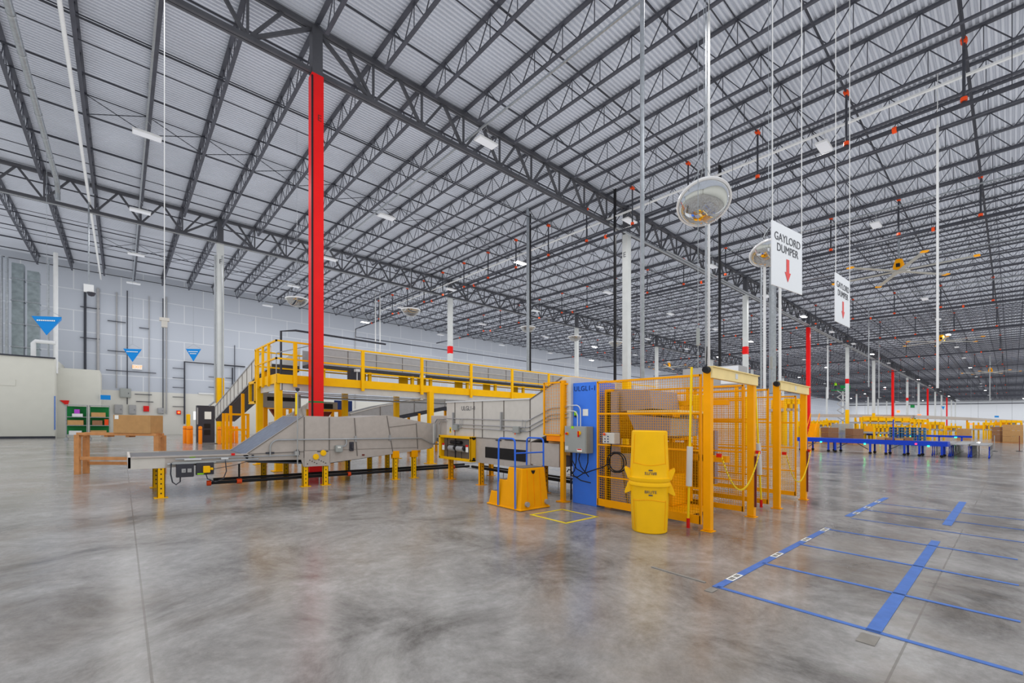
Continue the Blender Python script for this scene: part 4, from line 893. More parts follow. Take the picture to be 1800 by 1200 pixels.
MB().bar(A+Vector((0, 0, .46)), B+Vector((0, 0, .46)), .05, .09).build('stretcher', 'wood', t); MB().bar(A+nn*.26+Vector((0, 0, .3)), B+nn*.26+Vector((0, 0, .3)), .05, .09).build('stretcher', 'wood', t)
t = thing('cardboard_carton', 'large brown carton with white label on top of the timber rack', 'box', .5, 16.7, 1.2)
c0 = A.lerp(B, .47)-nn*.08; c1 = A.lerp(B, .94)-nn*.08
zz = 1.195
MB().prism([c0+Vector((0, 0, zz)), c1+Vector((0, 0, zz)), c1+nn*.55+Vector((0, 0, zz)), c0+nn*.55+Vector((0, 0, zz))], (0, 0, .52)).build('carton', 'cardboard', t, bevel=.006)
q0 = c0+dr*.04-nn*.004
MB().prism([q0+Vector((0, 0, zz+.40)), q0+dr*.1+Vector((0, 0, zz+.40)), q0+dr*.1+Vector((0, 0, zz+.51)), q0+Vector((0, 0, zz+.51))], -nn*.002).build('white_label', 'paper', t)
# roll carts with parcels
def cart(x, lab, idx):
    y = 40.5
    t = thing('roll_cart', lab, 'cart', x+.5, y+.3)
    for a in (x, x+.98):
        for b in (y, y+.6): MB().tube([(a, b, .25), (a, b, 2.35)], .025, 6).build('post', 'galv', t)
    for z in (.35, 1.0, 1.55, 2.33): MB().box(x-.02, x+1.0, y-.02, y+.62, z-.02, z+.02).build('shelf', 'galv', t)
    MB().box(x, x+1.0, y+.58, y+.6, .4, 2.25).build('green_back', 'green', t)
    for a in (x, x+.98):
        for b in (y, y+.6): MB().lathe((a, b, .1), [(0, -.03), (.1, -.03), (.1, .03), (0, .03)], 12, (0, 1, 0)).tube([(a, b, .1), (a, b, .3)], .02, 5).build('caster', 'galv', t)
    return t
cart(-2.68, 'tall grey roll cart with green back left of the brown carton', 0)
cart(-1.58, 'second tall roll cart next to the blue wall sign', 1)
k = 0
for x, w_, z, h_, m_, lab in ((-2.62, .75, 1.02, .32, 'cardboard', 'flat brown box on middle shelf of the left cart'), (-2.4, .5, 1.57, .2, 'plastic_solid', 'white parcel on upper shelf of the left cart'), (-2.3, .25, 1.80, .28, 'purple', 'small purple parcel on the left cart'), (-1.5, .7, 1.57, .3, 'cardboard', 'long brown box on upper shelf of the right cart'), (-1.45, .5, 1.02, .32, 'cardboard_dark', 'dark brown box on middle shelf of the right cart'), (-1.55, .8, .37, .3, 'cardboard', 'brown box on the bottom shelf of the right cart'), (-.85, .2, 1.02, .4, 'orange', 'orange parcel on the right cart'), (-2.55, .6, .37, .28, 'white_paint', 'white box at the bottom of the left cart')):
    if m_ == 'plastic_solid': m_ = 'white_paint'
    if z == 1.80: z = 1.77
    tag(MB().box(x, x+w_, 40.52, 40.95, z, z+h_).build('parcel_box', m_, bevel=.01), lab, 'box')
# dark cabinet and bollards
t = thing('electrical_cabinet', 'tall dark grey cabinet with paper notice beside the yellow based column', 'cabinet', 4.2, 35.9)
MB().box(3.73, 4.70, 35.4, 36.1, 0, 2.45).build('body', 'charcoal', t, bevel=.02)
MB().box(4.13, 4.5, 35.385, 35.4, 1.55, 2.05).build('notice', 'paper', t)
MB().box(4.1, 4.45, 35.385, 35.4, .95, 1.25).box(4.1, 4.45, 35.385, 35.4, .5, .85).build('vent_grille', 'black', t)
MB().box(3.72, 3.78, 35.38, 35.42, 1.2, 2.3).build('edge_strip', 'grey_metal', t)
bl = [(3.02, 34.75), (3.13, 33.96), (3.3, 34.3), (3.42, 35.8), (3.7, 33.6), (4.62, 33.0), (5.35, 36.3), (5.45, 34.9), (5.6, 34.6), (5.75, 34.2)]
bn = ['leftmost bollard of the tight group left of the dark cabinet', 'front bollard of the group left of the dark cabinet', 'middle bollard of the group left of the dark cabinet', 'single thin bollard between the left group and the dark cabinet', 'bollard right in front of the dark cabinet', 'bollard in front of the yellow column base', 'leftmost bollard of the group right of the yellow column', 'second bollard of the group right of the yellow column', 'third bollard of the group right of the yellow column', 'rightmost bollard of the group right of the yellow column']
for (x, y), lb in zip(bl, bn):
    t = thing('bollard', 'orange ' + lb, 'bollard', x, y)
    MB().lathe((x, y, 0), [(.0, .0), (.1, 0), (.1, 1.05), (.08, 1.1), (0, 1.12)], 14).build('sleeve', 'bollard', t, smooth=True)
    MB().tube([(x, y, .9), (x, y, .93)], .104, 14).build('dark_band', 'dark_red_pipe', t)
t = thing('fire_valve', 'yellow valve bollard below red alarm light at the back wall', 'bollard', 4.8, 50)
MB().lathe((4.6, 50, 0), [(0, 0), (.16, 0), (.16, 1.9), (0, 1.95)], 12).build('yellow_sleeve', 'yellow', t, smooth=True)
# back wall fittings
def wbox(name, lab, x, z, w_, h_, m_, cat, d=.2, y=52.2, extra=None):
    t = thing(name, lab, cat, x+w_/2, y-d/2, z)
    MB().box(x, x+w_, y-d, y, z, z+h_).build('housing', m_, t, bevel=.01)
    dd = MB().box(x+.05, x+w_-.05, y-d-.02, y-d, z+.05, z+h_-.05).build('door', m_, t)
    MB().box(x+w_*.75, x+w_*.8, y-d-.04, y-d-.02, z+h_*.4, z+h_*.55).build('handle', 'steel_dark', dd)
    return t
wbox('switch_cabinet', 'grey wall panel at left above the brown carton', -.45, 1.85, .55, .8, 'grey_metal', 'electrical panel')
wbox('switch_cabinet', 'grey wall panel second from left above the brown carton', .5, 1.85, .5, .8, 'grey_metal', 'electrical panel')
wbox('alarm_box', 'square red fire alarm box on the back wall', 1.5, 2.1, .4, .5, 'safety_red', 'alarm box')
wbox('switch_cabinet', 'grey wall panel right of the red alarm box', 2.5, 1.95, .45, .5, 'grey_metal', 'electrical panel')
wbox('junction_box', 'large grey box with dark conduits high above the two wall panels', -.1, 3.3, .75, .8, 'box_grey', 'junction box')
t = wbox('alarm_light', 'red wall box with glowing light right of the wall panels', 3.9, 1.9, .32, .35, 'safety_red', 'alarm light')
MB().box(3.97, 4.15, 51.93, 51.98, 2.0, 2.16).build('lens', 'led_orange', t)
t = wbox('alarm_light', 'red wall box with glowing light under the sloping conveyor', 7.6, 1.7, .32, .35, 'safety_red', 'alarm light')
MB().box(7.67, 7.85, 51.93, 51.98, 1.8, 1.96).build('lens', 'led_orange', t)
t = thing('exit_sign', 'glowing orange EXIT sign on the back wall below the blue triangle', 'exit sign', 1.1, 52.1, 5.9)
MB().box(.74, 1.42, 52.05, 52.2, 5.86, 6.28).build('housing', 'paper', t); text('EXIT', (1.08, 52.045, 6.07), (1, 0, 0), .34, 'led_exit', 'lettering', t)
tag(MB().box(-1.2, -.62, 46.4, 46.5, 2.9, 3.25).build('wall_sign', 'sign_blue'), 'small blue sign above the right roll cart', 'sign')
tag(MB().box(5.6, 11.0, 52.1, 52.2, 3.9, 4.05).build('wall_strut', 'white_paint'), 'white horizontal strut on the back wall right of the alarm light', 'strut')
tag(MB().box(5.2, 6.8, 52.16, 52.2, 1.4, 2.2).build('window_glow', 'door_glow'), 'bright pane at the foot of the back wall beside the cabinet', 'window')
i = 0
for x, z0, z1, r_, lb in ((-.3, 4.1, 12.5, .05, 'left of the exit sign'), (.4, 2.7, 12.8, .035, 'above the grey panels'), (1.9, 2.6, 12.6, .035, 'above the red alarm box'), (2.9, 1.9, 12.6, .035, 'right of the alarm box'), (3.15, 1.9, 12.8, .05, 'right of the grey panel'), (-2.3, 5.3, 12.6, .08, 'above the office alcove'), (-1.5, 5.3, 12.6, .1, 'at the right edge of the office alcove'), (8.6, 4, 9, .03, 'behind the sloping conveyor'), (21, 3, 12.2, .04, 'behind the red banded column')):
    tag(MB().tube([(x, 52.1, z0), (x, 52.1, z1)], r_, 8).build('wall_conduit', 'grey_metal' if i % 2 == 0 else 'steel_dark'), 'thin vertical conduit on the back wall ' + lb, 'conduit'); i += 1
for x, z, wd, lb in ((-2.6, 10.8, 1.2, 'high strut above the alcove'), (-2.6, 8.2, 1.2, 'low strut above the alcove'), (-.9, 9.9, 1.2, 'high strut left of the exit sign'), (-.9, 7.3, 1.6, 'middle strut left of the exit sign'), (-1.0, 5.6, 3.4, 'long strut level with the exit sign'), (.9, 3.6, 1.2, 'short strut above the red alarm box'), (1.0, 2.95, 1.2, 'lower strut above the red alarm box'), (1.2, 9.6, .7, 'short strut high right of the exit sign')):
    tag(MB().box(x, x+wd, 52.02, 52.1, z, z+.06).build('pipe_strut', 'steel_dark'), 'dark horizontal strut on the back wall, ' + lb, 'strut')
t = thing('pipe_rack', 'dark ladder shaped pipe rack on the back wall near the cabinet', 'pipe rack', 4.6, 52)
for x0_ in (4.5,):
    MB().tube([(4.5, 52.05, 1), (4.5, 52.05, 6.9), (9.5, 52.05, 6.9)], .07, 8).build('pipe', 'steel_dark', t)
for q in range(5): MB().box(3.6, 4.5, 52.05, 52.1, 2.6+q*.9, 2.65+q*.9).build('rung', 'steel_dark', t)
for xx in (7.0, 8.4): tag(MB().tube([(xx, 52.05, 3.6), (xx, 52.05, 6.7)], .06, 8).box(xx-.6, xx, 52.05, 52.1, 4.6, 4.65).box(xx-.6, xx, 52.05, 52.1, 5.6, 5.65).build('wall_riser', 'steel_dark'), 'dark riser pipe with side rungs behind the sloping conveyor', 'pipe', 'wall riser pipes')
# ducts and white pipe over the office
YD = 49.
for k, (xa_, xb_, lb) in enumerate(((22, 43, 'left'), (49, 70, 'right'))):
    X0, _ = at_y(xa_, 560, YD); X1, _ = at_y(xb_, 560, YD)
    t = thing('air_duct', 'galvanised rectangular air duct dropping behind the office, %s one' % lb, 'air duct', (X0+X1)/2, YD, 5.72)
    MB().box(X0, X1, YD-.4, YD+.4, 5.72, 12.8 if k == 0 else 12.4).build('duct', 'duct', t)
    for z in (6.6, 8.3, 10, 11.6): MB().box(X0-.05, X1+.05, YD-.45, YD+.45, z, z+.07).build('flange', 'galv', t)
X0, _ = at_y(101, 560, 47.5)
t = thing('white_vent_pipe', 'thick white pipe rising to the roof beside the ducts', 'pipe', X0, 47.5, 5.0)
MB().tube([(X0, 46.3, 4.7), (X0, 46.3, 13.5)], .13, 12).build('pipe', 'white_paint', t, smooth=True)
X2, _ = at_y(59, 620, 46.3)
MB().tube([(X2, 46.2, 5.7), (X2, 46.2, 6.75), (X2+.1, 46.2, 6.9), (X0, 46.2, 6.9)], .14, 12).build('elbow', 'white_paint', t, smooth=True)
tag(MB().tube([(X0-.35, 46.2, 5.3), (X0-.35, 46.2, 12.9)], .05, 8).build('thin_pipe', 'galv'), 'thin silver pipe beside the thick white pipe', 'pipe')
for px, lb in ((12, 'leftmost'), (2, 'at the left edge of the picture')):
    X0, _ = at_y(px, 560, 47.6)
    tag(MB().tube([(X0, 47.6, 5.7), (X0, 47.6, 12.9)], .09, 8).build('riser_pipe', 'galv'), 'vertical riser pipe left of the ducts, ' + lb, 'pipe')
tag(MB().box(-7.5, -5.4, 44.97, 45.0, 3.6, 4.0).build('office_nameplate', 'office_wall'), 'blank pale plate on the office wall', 'wall plate')
t = thing('extinguisher_sign', 'small red triangular extinguisher sign on the office corner', 'sign', -3.4, 45.9, 2.0)
MB().prism([(-3.4, 46.53, 2.75), (-2.9, 46.53, 2.75), (-3.0, 46.53, 2.3)], (0, .07, 0)).build('red_triangle', 'safety_red', t)
tag(MB().box(-3.56, -3.5, 44.96, 45.0, .6, 3.0).build('blue_edge_tape', 'tape_blue'), 'blue tape along the office wall corner', 'tape')
# hanging blue triangles
def tri(px, py, d, wpx, hpx, lab, rot=0., txt=2):
    X, Y, Z = at_d(px, py, d); k_ = d/777.
    t = thing('hanging_triangle_sign', lab, 'hanging sign', X, Y, Z-hpx*k_)
    r_ = Vector((math.cos(rot)*ST+math.sin(rot)*CT, -math.cos(rot)*CT+math.sin(rot)*ST, 0)); w2 = wpx*k_/2/math.cos(rot); nrm = Vector((r_.y, -r_.x, 0)); c = Vector((X, Y, Z))
    P = [c-r_*w2, c+r_*w2, c-Vector((0, 0, hpx*k_))]
    back = c + Vector((-nrm.x, -nrm.y, 0))*w2*1.2
    P2 = [c-r_*w2, back, c-Vector((0, 0, hpx*k_))]; P3_ = [c+r_*w2, back, c-Vector((0, 0, hpx*k_))]
    MB().prism(P, -nrm*.01).build('front_face', 'sign_blue', t); MB().prism(P2, nrm*.01).build('side_face', 'sign_blue', t); MB().prism(P3_, nrm*.01).build('side_face', 'sign_blue', t)
    for q in range(txt):
        z = -hpx*k_*(.22+.16*q); w_ = w2*(.62-.2*q); a = c - r_*w_ + Vector((0, 0, z)) + nrm*.02; b_ = c + r_*w_ + Vector((0, 0, z)) + nrm*.02
        mb = MB(); n = 9
        for u in range(n): mb.bar(a.lerp(b_, u/n), a.lerp(b_, (u+.7)/n), .012, hpx*k_*.06)
        mb.build('small_white_print', 'paper', t)
    top = 14.55
    mid = Vector((X, Y, Z+.35))
    mb = MB().tube([c-r_*w2, mid, c+r_*w2], .008, 4).tube([mid, (X, Y, top)], .008, 4); mb.build('hanging_wire', 'galv', t)
tri(82, 556, 20.5, 48, 33, 'blue hanging triangle sign in front of the ducts at far left', .1, 1)
tri(233, 613, 32, 29, 23, 'blue hanging triangle sign above the orange exit sign', .15, 1)
tri(340, 613, 34, 27, 22, 'blue hanging triangle sign left of the conduit wrapped column', 0, 2)
# ================================================================== things hanging from the roof
def drop(px, ytop, ybot, d, r_, m_, lab, name='hanging_conduit', cat='conduit', zt=14.55):
    X, Y, zb = at_d(px, ybot, d)
    t = thing(name, lab, cat, X, Y, zb)
    MB().tube([(X, Y, zb), (X, Y, zt)], r_, 8).tube([(X, Y, zt-.1), (X, Y, 14.56)], .012, 4).build('tube', m_, t, smooth=True)
    return t, X, Y, zb
drop(1129, 0, 668, 9.1, .045, 'galv', 'thick bright steel drop tube running from roof to the first dumper')
drop(1241, 30, 640, 11.7, .03, 'galv', 'left of two close bright drop tubes above the gate header', zt=12.5)
drop(1246, 30, 655, 11.8, .035, 'white_paint', 'right of two close bright drop tubes above the gate header', zt=12.7)
drop(928, 460, 660, 26.5, .09, 'galv', 'grey drop tube in front of the orange coupled pipe corner')
drop(931.5, 460, 660, 27.2, .075, 'black', 'black sprinkler riser dropping beside the grey drop tube', 'sprinkler_riser', 'pipe')
drop(1081, 415, 668, 24.2, .08, 'black', 'black sprinkler riser left of the white column lettered E', 'sprinkler_riser', 'pipe')
drop(1265, 385, 655, 21.8, .07, 'black', 'black sprinkler riser right of the two close drop tubes', 'sprinkler_riser', 'pipe')
drop(1338, 460, 690, 26, .055, 'galv', 'thinnest drop tube left of the farther gate', zt=12.5)
drop(1344, 400, 716, 27, .085, 'white_paint', 'bright drop tube left of the farther gate, ending behind the cage', zt=12.7)
drop(1358, 500, 690, 27, .2, 'galv', 'widest drop tube behind the farther gate post', zt=13.3)
drop(1371, 500, 690, 26.5, .08, 'white_paint', 'bright drop tube just right of the widest one', zt=12.5)
drop(1648, 230, 682, 15.7, .035, 'white_paint', 'lone bright drop tube hanging at the right side of the hall', zt=12.5)
drop(1455, 640, 700, 60, .09, 'white_paint', 'short pale drop tube above the blue conveyor table')
drop(1527, 600, 680, 45, .05, 'conduit', 'thin drop tube between two distant white columns')
drop(1545, 610, 700, 60, .06, 'conduit', 'thin drop tube left of the distant red column')
drop(668, 590, 620, 45, .06, 'white_paint', 'thin white drop pipe left of the red banded column, nearer one')
drop(660, 590, 620, 45, .06, 'white_paint', 'thin white drop pipe left of the red banded column, farther one')
drop(1740, 640, 705, 70, .06, 'conduit', 'thin drop tube near the far wall')
t, X, Y, zb = drop(289, 0, 560, 11.3, .011, 'white_paint', 'thin white cord dropping to a beige outlet block', 'power_drop', 'cord')
MB().box(X-.06, X+.06, Y-.05, Y+.05, zb-.22, zb).box(X-.1, X+.1, Y-.06, Y+.06, zb-.06, zb+.02).build('outlet_block', 'pale_metal', t)
t, X, Y, zb = drop(156, 400, 510, 24, .035, 'galv', 'silver drop tube holding a white dome camera by the back wall', 'camera_pole', 'camera')
MB().box(X-.2, X+.2, Y-.1, Y+.1, zb-.1, zb+.3).build('camera_box', 'white_paint', t); MB().lathe((X+.1, Y, zb-.1), [(.0, -.22), (.12, -.18), (.18, -.05), (.18, 0)], 12).build('dome', 'charcoal', t, smooth=True)
# pulley drop cords above the gate posts
for px, yb_, d, lb in ((1227, 620, 7.3, 'nearer'), (1356, 640, 10.1, 'farther')):
    X, Y, zb = at_d(px, yb_, d)
    t = thing('air_hose_drop', 'grey hose reel fitting above the %s gate post' % lb, 'hose', X, Y, 2.95)
    MB().tube([(X, Y, 3.02), (X, Y, 3.3)], .03, 8).build('fitting', 'box_grey', t); MB().tube([(X, Y, 2.66), (X, Y, 13.6)], .006, 4).build('cord', 'galv', t)
# mirrors
def mirror(px, py, d, R_, lab, tilt=(0, 0)):
    X, Y, Z = at_d(px, py, d); c = Vector((X, Y, Z))
    t = thing('dome_mirror', lab, 'mirror', X, Y, Z)
    ax = Vector((tilt[0], tilt[1], -1)).normalized()
    prof = []
    h = R_*.72
    n = 12; Rs = (R_*R_+h*h)/(2*h)
    for i in range(n+1):
        r_ = R_*i/n; prof.append((r_, h-(Rs-math.sqrt(Rs*Rs-r_*r_))))
    MB().lathe(c, [(max(r_, .001), z) for r_, z in prof], 40, ax).build('mirror_dome', 'mirror', t, smooth=True, slope=False)
    MB().lathe(c, [(R_-.005, .02), (R_+.03, .02), (R_+.03, -.03), (R_-.005, -.03), (R_-.005, .02)], 40, ax).build('rim', 'mirror_rim', t, slope=False)
    for o in t.children: o.location.z = -0.0
    w_ = MB()
    rr = Vector((ST, -CT, 0))
    for v in (rr*R_, -rr*R_, Vector((CT, ST, 0))*R_): w_.tube([c+v, c+Vector((0, 0, R_*1.8))], .006, 4)
    w_.tube([c+Vector((0, 0, R_*1.8)), (X, Y, 14.55)], .006, 4)
    w_.build('hanging_wire', 'galv', t)
mirror(1237, 362, 7.9, .43, 'large shiny dome mirror hanging nearest above the yellow cage', (-.5, -.42))
mirror(1351, 452, 11.6, .43, 'dome mirror half hidden by the GAYLORD DUMPER sign', (-.4, -.35))
mirror(522, 520, 19.5, .45, 'dome mirror hanging just left of the red column')
mirror(722, 542, 21.8, .44, 'dome mirror hanging left of the red banded column')
mirror(928, 576, 27, .44, 'small dome mirror on the grey drop tube')
mirror(1010, 594, 31, .44, 'small dome mirror left of the column lettered E')
mirror(1082, 605, 30, .42, 'teal tinted small dome mirror beside the black riser')
# signs
def sign(u0x, ytop, ybot, z0, u1x, wd, lab):
    u0 = (u0x-900)/777; u1 = (u1x-900)/777
    # second edge depth so that the board is wd wide
    best = None
    for i in range(2000):
        z1 = z0*(1+.0003*i); L = math.hypot(z1-z0, u1*z1-u0*z0)
        if best is None or abs(L-wd) < best[0]: best = (abs(L-wd), z1)
    z1 = best[1]
    W = lambda u, z: Vector((z*(CT+u*ST), z*(ST-u*CT), 0))
    a = W(u0, z0); b_ = W(u1, z1); zb = EYE+(hor(u0x)-ybot)*z0/777; zt = EYE+(hor(u0x)-ytop)*z0/777
    t = thing('hanging_sign', lab, 'hanging sign', (a.x+b_.x)/2, (a.y+b_.y)/2, zb)
    r_ = (b_-a).normalized(); n_ = Vector((r_.y, -r_.x, 0)); 
    bd_ = MB().prism([a+Vector((0, 0, zb)), b_+Vector((0, 0, zb)), b_+Vector((0, 0, zt)), a+Vector((0, 0, zt))], -n_*.02).build('board', 'sign_white', t)
    m_ = (a+b_)/2 + n_*.004; H_ = zt-zb; Wd = (b_-a).length
    text('GAYLORD', (m_.x, m_.y, zt-H_*.22), r_, Wd*.185, 'text_grey', 'lettering', bd_); text('DUMPER', (m_.x, m_.y, zt-H_*.385), r_, Wd*.185, 'text_grey', 'lettering', bd_)
    def q(x, z): return m_ + r_*x + Vector((0, 0, zb+z))
    MB().prism([q(-.05, H_*.48), q(.05, H_*.48), q(.05, H_*.27), q(.11, H_*.27), q(0, H_*.12), q(-.11, H_*.27), q(-.05, H_*.27)], n_*.004).build('red_arrow', 'arrow_red', t)
    for p in (a+r_*.02, b_-r_*.02): MB().tube([p+Vector((0, 0, zt)), (p.x, p.y, 14.55)], .009, 4).build('hanging_wire', 'white_paint', t)
sign(1357, 386, 499.5, 8.2, 1410, 1.15, 'white GAYLORD DUMPER sign with red arrow, nearer and larger one')
sign(1468.6, 478, 564, 10.9, 1494, 1.15, 'white GAYLORD DUMPER sign with red arrow, farther and smaller one')
# fans
def fan(px, py, Z, lab, rot, R_=3.6):
    X, Y = at_z(px, py, Z)
    t = thing('ceiling_fan', lab, 'ceiling fan', X, Y, Z)
    MB().lathe((X, Y, Z), [(0, -.25), (.28, -.25), (.3, .1), (.18, .55), (0, .55)], 14).build('motor_housing', 'orange_yellow', t, smooth=True)
    MB().box(X-.42, X-.25, Y-.1, Y+.1, Z, Z+.22).build('motor', 'black', t, bevel=.03)
    MB().tube([(X, Y, Z+.5), (X, Y, 14.3)], .06, 8).build('mast', 'galv', t)
    MB().tube([(X, Y, Z+.4), (X+1.5, Y+1.2, 13.6)], .015, 5).tube([(X, Y, Z+.4), (X-1.5, Y-1.2, 13.6)], .015, 5).build('guy_wire', 'galv', t)
    for k in range(6):
        a = rot + k*math.pi/3; d_ = Vector((math.cos(a), math.sin(a), 0)); c = Vector((X, Y, Z-.2))
        bld = MB().bar(c+d_*.2, c+d_*(R_-.25), .26, .03).build('blade', 'fan_blade', t)
        MB().bar(c+d_*(R_-.25), c+d_*R_, .32, .06).build('blade_tip', 'orange_yellow', bld)
    MB().lathe((X, Y, Z-.28), [(0, 0), (.35, 0), (.35, .08), (0, .08)], 14).build('hub', 'fan_blade', t)
fan(1580, 471, 12.0, 'large six blade ceiling fan with yellow tips, nearest at right', .45)
fan(1655, 597, 12.0, 'six blade ceiling fan with yellow tips, second beyond the nearest', .2)
fan(1741, 652, 12.0, 'distant six blade ceiling fan near the right edge', .7)
fan(1176, 643, 12.0, 'distant six blade ceiling fan above the cage top', .3)
# ================================================================== right side: blue conveyors and beyond
t = thing('blue_conveyor_table', 'long blue framed roller conveyor table on casters', 'conveyor', 37.5, 9)
XC = 37.0
MB().box(XC, XC+.06, 2.6, 10.4, .68, .97).box(XC+1.5, XC+1.56, 2.6, 10.4, .68, .97).box(XC, XC+1.56, 2.55, 2.6, .68, .97).build('blue_frame', 'conv_blue', t)
MB().box(XC+.06, XC+1.5, 2.6, 10.4, .9, .95).build('roller_bed', 'grey_metal', t)
for y in (2.8, 3.8, 4.5, 5.4, 6.2, 8.1, 8.5, 9.8, 10.2):
    for x in (XC+.03, XC+1.5): 
        lg = MB().box(x-.05, x+.05, y-.05, y+.05, .16, .7).build('leg', 'conv_blue', t)
        MB().lathe((x, y, .09), [(0, -.04), (.09, -.04), (.09, .04), (0, .04)], 12, (1, 0, 0)).build('caster', 'black', lg)
for a, b_ in ((6.3, 6.9), (8.0, 7.4), (5.3, 4.7), (9.7, 9.2)): MB().bar((XC+.03, a, .3), (XC+.03, b_, .7), .04).build('brace', 'steel_dark', t)
for px, py, m_ in ((1443, 776.5, 'led_green'), (1520, 780, 'led_green'), (1632, 784, 'led_green'), (1610, 780, 'led_red')):
    y_, z_ = at_x(px, py, XC-.03); MB().box(XC-.04, XC, y_-.045, y_+.045, z_-.04, z_+.04).build('indicator_light', m_, t)
MB().box(XC-.02, XC+.04, 5.0, 5.06, .97, 2.3).build('blue_post', 'conv_blue', t)
def flexc(x, y, L, lab, n=9, dx=1., dy=0.):
    t = thing('flexible_roller_conveyor', lab, 'conveyor', x+L/2, y)
    MB().box(x, x+L, y-.4, y-.36, .72, .84).box(x, x+L, y+.36, y+.4, .72, .84).box(x, x+L, y-.36, y+.36, .76, .81).build('roller_bed', 'grey_metal', t)
    for q in range(n):
        xx = x+.2+q*(L-.4)/(n-1)
        for yy in (y-.38, y+.38):
            MB().bar((xx, yy, .15), (xx+.35, yy, .72), .03).bar((xx+.35, yy, .15), (xx, yy, .72), .03).lathe((xx, yy, .08), [(0, -.03), (.08, -.03), (.08, .03), (0, .03)], 10, (0, 1, 0)).build('scissor_leg', 'grey_metal' if q > 1 else 'conv_blue', t)
flexc(38.7, 3.0, 9, 'grey flexible roller conveyor beyond the blue table, leftmost')
flexc(38.7, 2.15, 11, 'grey flexible roller conveyor beyond the blue table, middle')
flexc(38.9, 1.3, 7, 'grey flexible roller conveyor beyond the blue table, rightmost and nearest')
for px, py, m_, lb in ((1647, 782, 'led_red', 'red indicator lamp at the end of the blue table'), (1680, 781, 'led_green', 'green indicator lamp on the flexible conveyor'), (1721, 777.5, 'lamp_on', 'white indicator lamp on the flexible conveyor')):
    X, Y, Z = at_d(px, py, 31.5); t = thing('indicator_lamp', lb, 'indicator lamp', X, Y, 0)
    MB().box(X-.045, X+.045, Y-.045, Y+.045, Z-.04, Z+.04).build('lens', m_, t); MB().box(X-.02, X+.02, Y-.02, Y+.02, 0, Z-.06).build('stem', 'steel_dark', t)
t = thing('far_blue_conveyor', 'distant thin blue conveyor table behind the grey flexible conveyors', 'conveyor', 80, 8)
MB().box(77, 77.2, 3.2, 17, .75, 1.0).build('blue_frame', 'conv_blue', t); MB().box(77.2, 79, 3.2, 17, .9, .96).build('roller_bed', 'grey_metal', t)
for y in range(4, 17, 2): MB().box(77, 77.15, y, y+.15, 0, .8).build('leg', 'conv_blue', t)
for y in (4.5, 8.6, 11.7): MB().box(76.95, 77, y, y+.2, .72, .82).build('indicator_light', 'led_green', t)
# blue pallets stack beyond the table
for k in range(6):
    yy = 8.8+k*.9 if False else None
pid = 0
X0 = 61.
for col in range(3):
    for lvl in range(7):
        y = 5.85+col*.96; z = .27*lvl
        m = MB().box(X0, X0+1.1, y, y+.86, z+.19, z+.24).box(X0, X0+1.1, y, y+.12, z, z+.19).box(X0, X0+1.1, y+.37, y+.49, z, z+.19).box(X0, X0+1.1, y+.74, y+.86, z, z+.19)
        tag(m.build('plastic_pallet', 'pallet_blue'), 'blue plastic pallet in stack %s from the left, level %s' % ('third second first'.split()[col], 'bottom second third fourth fifth sixth top'.split()[lvl]), 'pallet', 'blue pallets stacked beyond the conveyor table')
# flat cartons on the table
for k, (y, w_, h_, m_) in enumerate(((4.2, .36, .2, 'cardboard_dark'), (4.6, .42, .12, 'cardboard'), (5.06, .42, .13, 'cardboard_dark'), (5.52, .4, .18, 'cardboard'))):
    tag(MB().box(XC+.5, XC+1.2, y, y+w_, .96, .96+h_).build('flat_carton', m_, bevel=.01), 'flat brown carton on the blue conveyor table, %s from the right' % 'first second third fourth'.split()[k], 'box')
# wrapped goods
def stack(px0, px1, ytop, d, m_, lab, name='pallet_load', split=1, cat='pallet load', plastic=False):
    Xa, Ya, Zt = at_d((px0+px1)/2, ytop, d); w_ = (px1-px0)*d/777.
    r_ = Vector((ST, -CT, 0)); f_ = Vector((CT, ST, 0)); c = Vector((Xa, Ya, 0))
    t = thing(name, lab, cat, Xa, Ya)
    for i in range(split):
        z0 = .15+(Zt-.15)*i/split; z1 = .15+(Zt-.15)*(i+1)/split-.02
        p = [c-r_*w_/2, c+r_*w_/2, c+r_*w_/2+f_*1.1, c-r_*w_/2+f_*1.1]
        MB().prism([(q.x, q.y, z0) for q in p], (0, 0, z1-z0)).build('carton_layer', m_, t, bevel=.01)
    MB().prism([(q.x, q.y, 0) for q in p], (0, 0, .13)).build('pallet', 'wood', t)
    return t
stack(1456, 1474, 751, 47, 'cardboard_dark', 'brown carton load left of the clear wrapped sheets', split=3)
stack(1474, 1500, 744, 48, 'plastic_clear', 'clear plastic wrapped bundle beyond the blue table')
stack(1500, 1518, 753, 46, 'cardboard_dark', 'brown carton load right of the clear wrapped sheets', split=2)
stack(1758, 1776, 750, 62, 'cardboard_dark', 'dark brown stacked cartons at the right side', split=4)
stack(1778, 1799, 746, 60, 'cardboard', 'light brown stacked cartons at the right picture edge', split=3)
stack(1693, 1708, 753, 75, 'cardboard', 'small distant carton load behind the far blue conveyor', split=2)
for k, px in enumerate((1748, 1792)):
    X, Y = at_z(px, 793, 0)
    t = thing('rope_post', 'thin stand post on round base, %s of two at right' % ('left' if k == 0 else 'right'), 'post', X, Y)
    MB().tube([(X, Y, .02), (X, Y, 1.3)], .025, 8).build('post', 'dark_red_pipe' if k else 'grey_metal', t); MB().lathe((X, Y, 0), [(0, 0), (.2, 0), (.2, .03), (0, .05)], 16).build('base', 'black', t)
